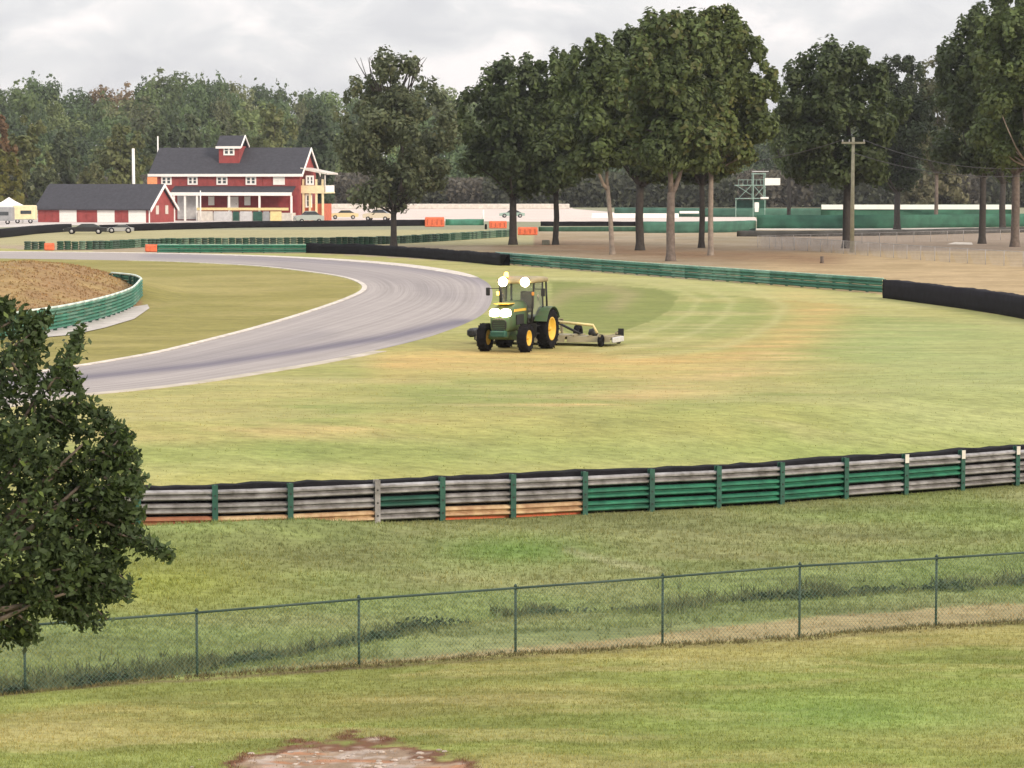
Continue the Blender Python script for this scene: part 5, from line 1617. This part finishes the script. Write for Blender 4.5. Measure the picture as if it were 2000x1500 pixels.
# ---------------------------------------------------------------- near tree at the left edge
Yn = 22.0
sN = F / Yn
r_ = np.random.default_rng(77)
xN = atY(-210, Yn)
gN = hz(xN, Yn)
nt_ = empty('near_tree', (xN, Yn, gN), label='leafy dark green tree leaning in from the left edge in the foreground', cat='tree')
def w2(px_, py_, dy=0.0):
    Y = Yn + dy
    return np.array([atY(px_, Y) - xN, Y - Yn, zat(py_, Y) - gN])
crot = w2(-190, 1180)
mb = MB()
mb.tube([(0, 0, -.3), (0.02, 0, .2), tuple(crot * .5), tuple(crot)], [.16, .12, .11, .10], 10)
lobes_ = []
# (px, py, radius px)
env = [(-60, 850, 170), (10, 830, 100), (60, 880, 130), (110, 850, 90), (150, 900, 95), (185, 960, 80), (100, 980, 130), (40, 1040, 140), (150, 1050, 90), (-20, 950, 170), (195, 1010, 62),
       (60, 1130, 100), (130, 1110, 70), (-60, 1100, 150), (0, 730, 48), (30, 690, 26), (80, 790, 48), (-70, 700, 75), (105, 735, 20), (180, 860, 50), (215, 905, 30), (165, 1150, 35), (205, 1090, 40),
       (90, 1170, 40), (225, 980, 35), (140, 1175, 20), (-80, 1220, 60), (20, 1180, 40), (-120, 780, 150), (-140, 1000, 160)]
env = [(a - 14, b, rr * .82) for a, b, rr in env]
for a, b, rr in env: lobes_.append((w2(a, b, r_.uniform(-.5, .5)), rr / sN))
pos, nr, shd = [], [], []
for c0, rad in lobes_:
    n = int(1750 * (rad * sN / 100) ** 2)
    d = r_.normal(size=(n, 3)); d /= np.linalg.norm(d, axis=1)[:, None]
    p = c0 + d * rad * (r_.uniform(.2, 1.05, (n, 1)) ** .6)
    # gaps
    keep_ = np.array([mnoise.noise(Vector(q * 4.2)) for q in p]) > .0
    pos.append(p[keep_]); nr.append((d * .6 + r_.normal(size=(n, 3)) * .8 + np.array([0, 0, .3]))[keep_])
    shd.append(np.full(keep_.sum(), r_.uniform(.75, 1.25)))
# drooping and reaching shoots lined with leaves
shoots = [((90, 760), (130, 700), (158, 640)), ((100, 740), (150, 690), (155, 650)), ((40, 690), (60, 650), (90, 610)), ((-10, 650), (10, 620), (25, 598)), ((0, 640), (40, 612), (95, 625)),
          ((200, 1020), (270, 1045), (330, 1090)), ((215, 1040), (260, 1050), (325, 1085)), ((150, 1120), (200, 1140), (248, 1172)), ((160, 1120), (215, 1130), (240, 1160)), ((110, 1150), (135, 1175), (158, 1200)),
          ((40, 1150), (60, 1180), (80, 1195)), ((-40, 1200), (10, 1225), (55, 1245)), ((-60, 1230), (0, 1250), (50, 1250)), ((190, 880), (225, 880), (262, 895)), ((200, 950), (240, 940), (265, 955)), ((180, 820), (205, 810), (225, 850)),
          ((60, 700), (75, 650), (60, 620)), ((120, 790), (160, 780), (200, 820)), ((-20, 630), (-5, 600), (15, 590)), ((170, 900), (230, 890), (260, 880)), ((60, 1160), (100, 1190), (150, 1205))]
for _ in range(120):
    a, b, rr = env[r_.integers(4, 30)]
    if a < -70: continue
    an = r_.uniform(-1.5, 1.45)
    ln = r_.uniform(22, 62)
    ax, ay = a + rr * .9 * math.cos(an), b - rr * .9 * math.sin(an)
    shoots.append(((ax, ay), (ax + ln * .6 * math.cos(an * .7), ay - ln * .6 * math.sin(an * .7) + 3), (ax + ln * math.cos(an * .7), ay - ln * math.sin(an * .7) + r_.uniform(0, 14))))
for si, (a, b, c_) in enumerate(shoots):
    dy = r_.uniform(-.3, .3)
    A, B, C_ = w2(*a, dy), w2(*b, dy), w2(*c_, dy + r_.uniform(-.1, .1))
    ts = np.linspace(0, 1, 12)
    pts = [(1 - t) ** 2 * A + 2 * t * (1 - t) * B + t * t * C_ for t in ts]
    mb.tube(pts, [.012 - .009 * t for t in ts], 4)
    for k in range(190 if si < 21 else 60):
        t = r_.random() ** .9
        p = (1 - t) ** 2 * A + 2 * t * (1 - t) * B + t * t * C_
        pos.append((p + r_.normal(size=3) * .055 * (1.25 - t * .8))[None]); nr.append(r_.normal(size=(1, 3)) + np.array([0, 0, .3])); shd.append(np.array([r_.uniform(.8, 1.3)]))
for c0, rad in lobes_[:24]:
    limb(mb, crot * r_.uniform(.8, 1.0), c0, .05, .008, r_, 5, 6)
pos, nr, shd = np.concatenate(pos), np.concatenate(nr), np.concatenate(shd)
nr /= np.linalg.norm(nr, axis=1)[:, None]
n = len(pos)
base = np.array([.062, .092, .036]) * shd[:, None] * r_.uniform(.65, 1.35, (n, 1))
yg_ = r_.random(n) < .07
base[yg_] = np.array([.13, .18, .045]) * r_.uniform(.7, 1.2, (yg_.sum(), 1))
V, cc = leaf_quads(pos, .036 * r_.uniform(.6, 1.3, n), nr, base, r_, .5)
me = quad_mesh('crown', V, 4, cc)
put('crown', me, M_leaf, nt_)
mb.build('trunk', M_bark, nt_, fix=False)

# ---------------------------------------------------------------- grass and weeds
def grass(name, n, sampler, hgt, wid, seed, label, cat, bright=1.0, blades=3, colf=None):
    r_ = np.random.default_rng(seed)
    x, y = sampler(r_, n)
    z = h(x, y)
    c_ = ground_color(x, y, z) if colf is None else colf(r_, x, y, z)
    n = len(x)
    V, cc = [], []
    for b in range(blades):
        a = r_.uniform(0, 6.28, n)
        hh = hgt * r_.uniform(.45, 1.3, n)
        if callable(wid): ww = wid(y)
        else: ww = wid
        bx_, by_ = x + r_.normal(size=n) * .04, y + r_.normal(size=n) * .04
        lx, ly = r_.normal(size=n) * hh * .5, r_.normal(size=n) * hh * .5
        p0 = np.stack([bx_ - np.cos(a) * ww, by_ - np.sin(a) * ww, z - .01], -1)
        p1 = np.stack([bx_ + np.cos(a) * ww, by_ + np.sin(a) * ww, z - .01], -1)
        p2 = np.stack([bx_ + lx, by_ + ly, z + hh], -1)
        V.append(np.stack([p0, p1, p2], 1).reshape(-1, 3))
        cb = c_ * r_.uniform(.85, 1.3, (n, 1)) * bright * np.where(r_.random((n, 1)) < .12, np.array([[1.25, 1.1, .9]]), np.array([[1, 1, 1]]))
        cc.append(np.repeat(cb, 3, 0))
    me = quad_mesh(name, np.concatenate(V), 3, np.concatenate(cc))
    return put(name, me, M_blade, kind='stuff', label=label, cat=cat)
def samp(y0, y1, power=1.0):
    def f(r, n):
        y = y0 + (y1 - y0) * r.random(n) ** power
        x = r.uniform(-.215, .215, n) * y
        return x, y
    return f
def s_front(r, n):
    x, y = samp(32.5, 47, 1.15)(r, n)
    px, py = proj(x, y, h(x, y))
    pd = ((px - 690) / 235) ** 2 + ((py - 1530) / 82) ** 2
    k = (y < yfence(x) - .35) & ((pd > 1.1) | (r.random(n) < .08))
    return x[k], y[k]
def s_mid(r, n):
    x, y = samp(42, 70)(r, n)
    k = (y > yfence(x) + .2) & (y < yrail(x) - .15)
    k &= ~((y < yfence(x) + 2.0) & (x > -2)) | (r.random(n) < .2)
    return x[k], y[k]
def s_field(r, n):
    x, y = samp(62, 128, 1.1)(r, n)
    px, py = proj(x, y, h(x, y))
    trk = inpoly(px, py, [(a, b) for a, b in inner_px] + [(a, b) for a, b in outer_px[::-1]])
    k = (y > yrail(x) + .7) & ~trk & (px > 120) & (polydist(px, py, outer_px, 4) > 18) & (polydist(px, py, inner_px, 4) > 18)
    k &= (px > (py - 690) * 0 + 100) & ~((px < 720) & (py < 740)) & (r.random(n) > sm((y - 70) / 45))
    return x[k], y[k]
grass('short_grass', 62000, s_front, .04, .007, 31, 'short mown grass on the near bank', 'grass')
grass('rough_grass', 60000, s_mid, .075, .011, 32, 'rough grass between the chain link fence and the guardrail', 'grass')
grass('field_grass', 22000, s_field, .03, .014, 33, 'mown grass of the field around the tractor', 'grass', blades=2)
# taller weeds along the ditch
def s_weed(r, n):
    x = r.uniform(-9.5, 12, n)
    y = ditch_y(x) + r.normal(size=n) * (.45 + .9 * fbm(x * .6, x * .1, 2)) + 2.2 * (fbm(x * .35 + 8, x * .05, 3) - .5)
    k = fbm(x * .7 + 3, y * .7, 3) > .50
    return x[k], y[k]
grass('ditch_weeds', 17000, s_weed, .19, .018, 34, 'tall dark weeds growing along the ditch behind the fence', 'weeds', blades=4,
      colf=lambda r, x, y, z: np.array([.14, .155, .075]) * r.uniform(.45, 1.35, (len(x), 1)))
def s_edge(r, n):
    x = r.uniform(-9, 9.5, n)
    y = yfence(x) + r.normal(size=n) * .13 - .05
    return x, y
grass('fence_weeds', 2000, s_edge, .06, .012, 35, 'weedy strip growing along the foot of the chain link fence', 'weeds', blades=3,
      colf=lambda r, x, y, z: np.array([.17, .15, .07]) * r.uniform(.5, 1.5, (len(x), 1)))
def s_mound(r, n):
    x = r.uniform(-38, -17, n); y = r.uniform(105, 168, n)
    px, py = proj(x, y, h(x, y))
    k = inpoly(px, py, [(-400, 480), (120, 500), (215, 535), (262, 556), (270, 590), (240, 606), (190, 622), (120, 640), (0, 660), (-400, 750)])
    return x[k], y[k]
grass('mound_growth', 16000, s_mound, .08, .05, 36, 'dry brown growth covering the earth mound inside the left barrier', 'weeds', blades=2)
# leafy weeds: bigger leaves in clumps in the ditch
r_ = np.random.default_rng(41)
clx = np.r_[r_.uniform(-9, -1.0, 44), r_.uniform(0, 11.5, 55)]
P_, Cc = [], []
for x in clx:
    y = float(ditch_y(x)) + 2.2 * (float(fbm(np.array(x * .35 + 8), np.array(x * .05), 3)) - .5) + r_.normal() * .5 + (-1.6 if r_.random() < .3 else 0)
    rad, n = r_.uniform(.2, .55), 200
    d = r_.normal(size=(n, 3)); d /= np.linalg.norm(d, axis=1)[:, None]
    p = d * rad * r_.uniform(.4, 1, (n, 1)) * np.array([1.3, 1, .6]); p[:, 2] = abs(p[:, 2])
    P_.append(p + np.array([x, y, hz(x, y)]))
    Cc.append(np.array([.065, .085, .045]) * r_.uniform(.6, 1.4) * r_.uniform(.7, 1.3, (n, 1)))
P_, Cc = np.concatenate(P_), np.concatenate(Cc)
nr = r_.normal(size=P_.shape); nr /= np.linalg.norm(nr, axis=1)[:, None]
V, cc = leaf_quads(P_, .045 * r_.uniform(.6, 1.3, len(P_)), nr, Cc, r_)
put('leafy_weeds', quad_mesh('leafy_weeds', V, 4, cc), M_leaf, kind='stuff', label='leafy weed clumps growing in the ditch behind the fence', cat='weeds')
# stones on the bare patch
V_, st = [], MB()
for k in range(70):
    x, y = G(random.gauss(690, 110), random.uniform(1462, 1535), -1.2)
    rr = random.uniform(.012, .045)
    z = hz(x, y)
    q = []
    for zz, s_ in ((-.3, .7), (.25, 1), (.6, .55)):
        for i in range(5):
            a = i * 1.2566 + random.uniform(-.3, .3)
            q.append((x + rr * s_ * math.cos(a) * 1.4, y + rr * s_ * math.sin(a), z + rr * zz))
    st.add(q, [(4, 3, 2, 1, 0), (10, 11, 12, 13, 14)] + [(l * 5 + i, l * 5 + (i + 1) % 5, (l + 1) * 5 + (i + 1) % 5, (l + 1) * 5 + i) for l in range(2) for i in range(5)])
st.build('stones', M_rock, kind='stuff', label='loose pale stones scattered on the bare clay patch', cat='stones')

# ---------------------------------------------------------------- evening haze
hm_ = bpy.data.materials.new('air_haze')
hm_.use_nodes = True
t_ = hm_.node_tree
t_.nodes.clear()
ho = t_.nodes.new('ShaderNodeOutputMaterial')
hv = t_.nodes.new('ShaderNodeVolumePrincipled')
hv.inputs['Color'].default_value = (.93, .95, 1.0, 1)
hv.inputs['Density'].default_value = 0.0001
hv.inputs['Anisotropy'].default_value = 0.2
t_.links.new(hv.outputs[0], ho.inputs['Volume'])
hb_ = MB().box((0, 3300, 32), (22000, 6900, 70))
hb_.build('haze', hm_, kind='stuff', label='thin evening haze in the air over the whole circuit', cat='haze')
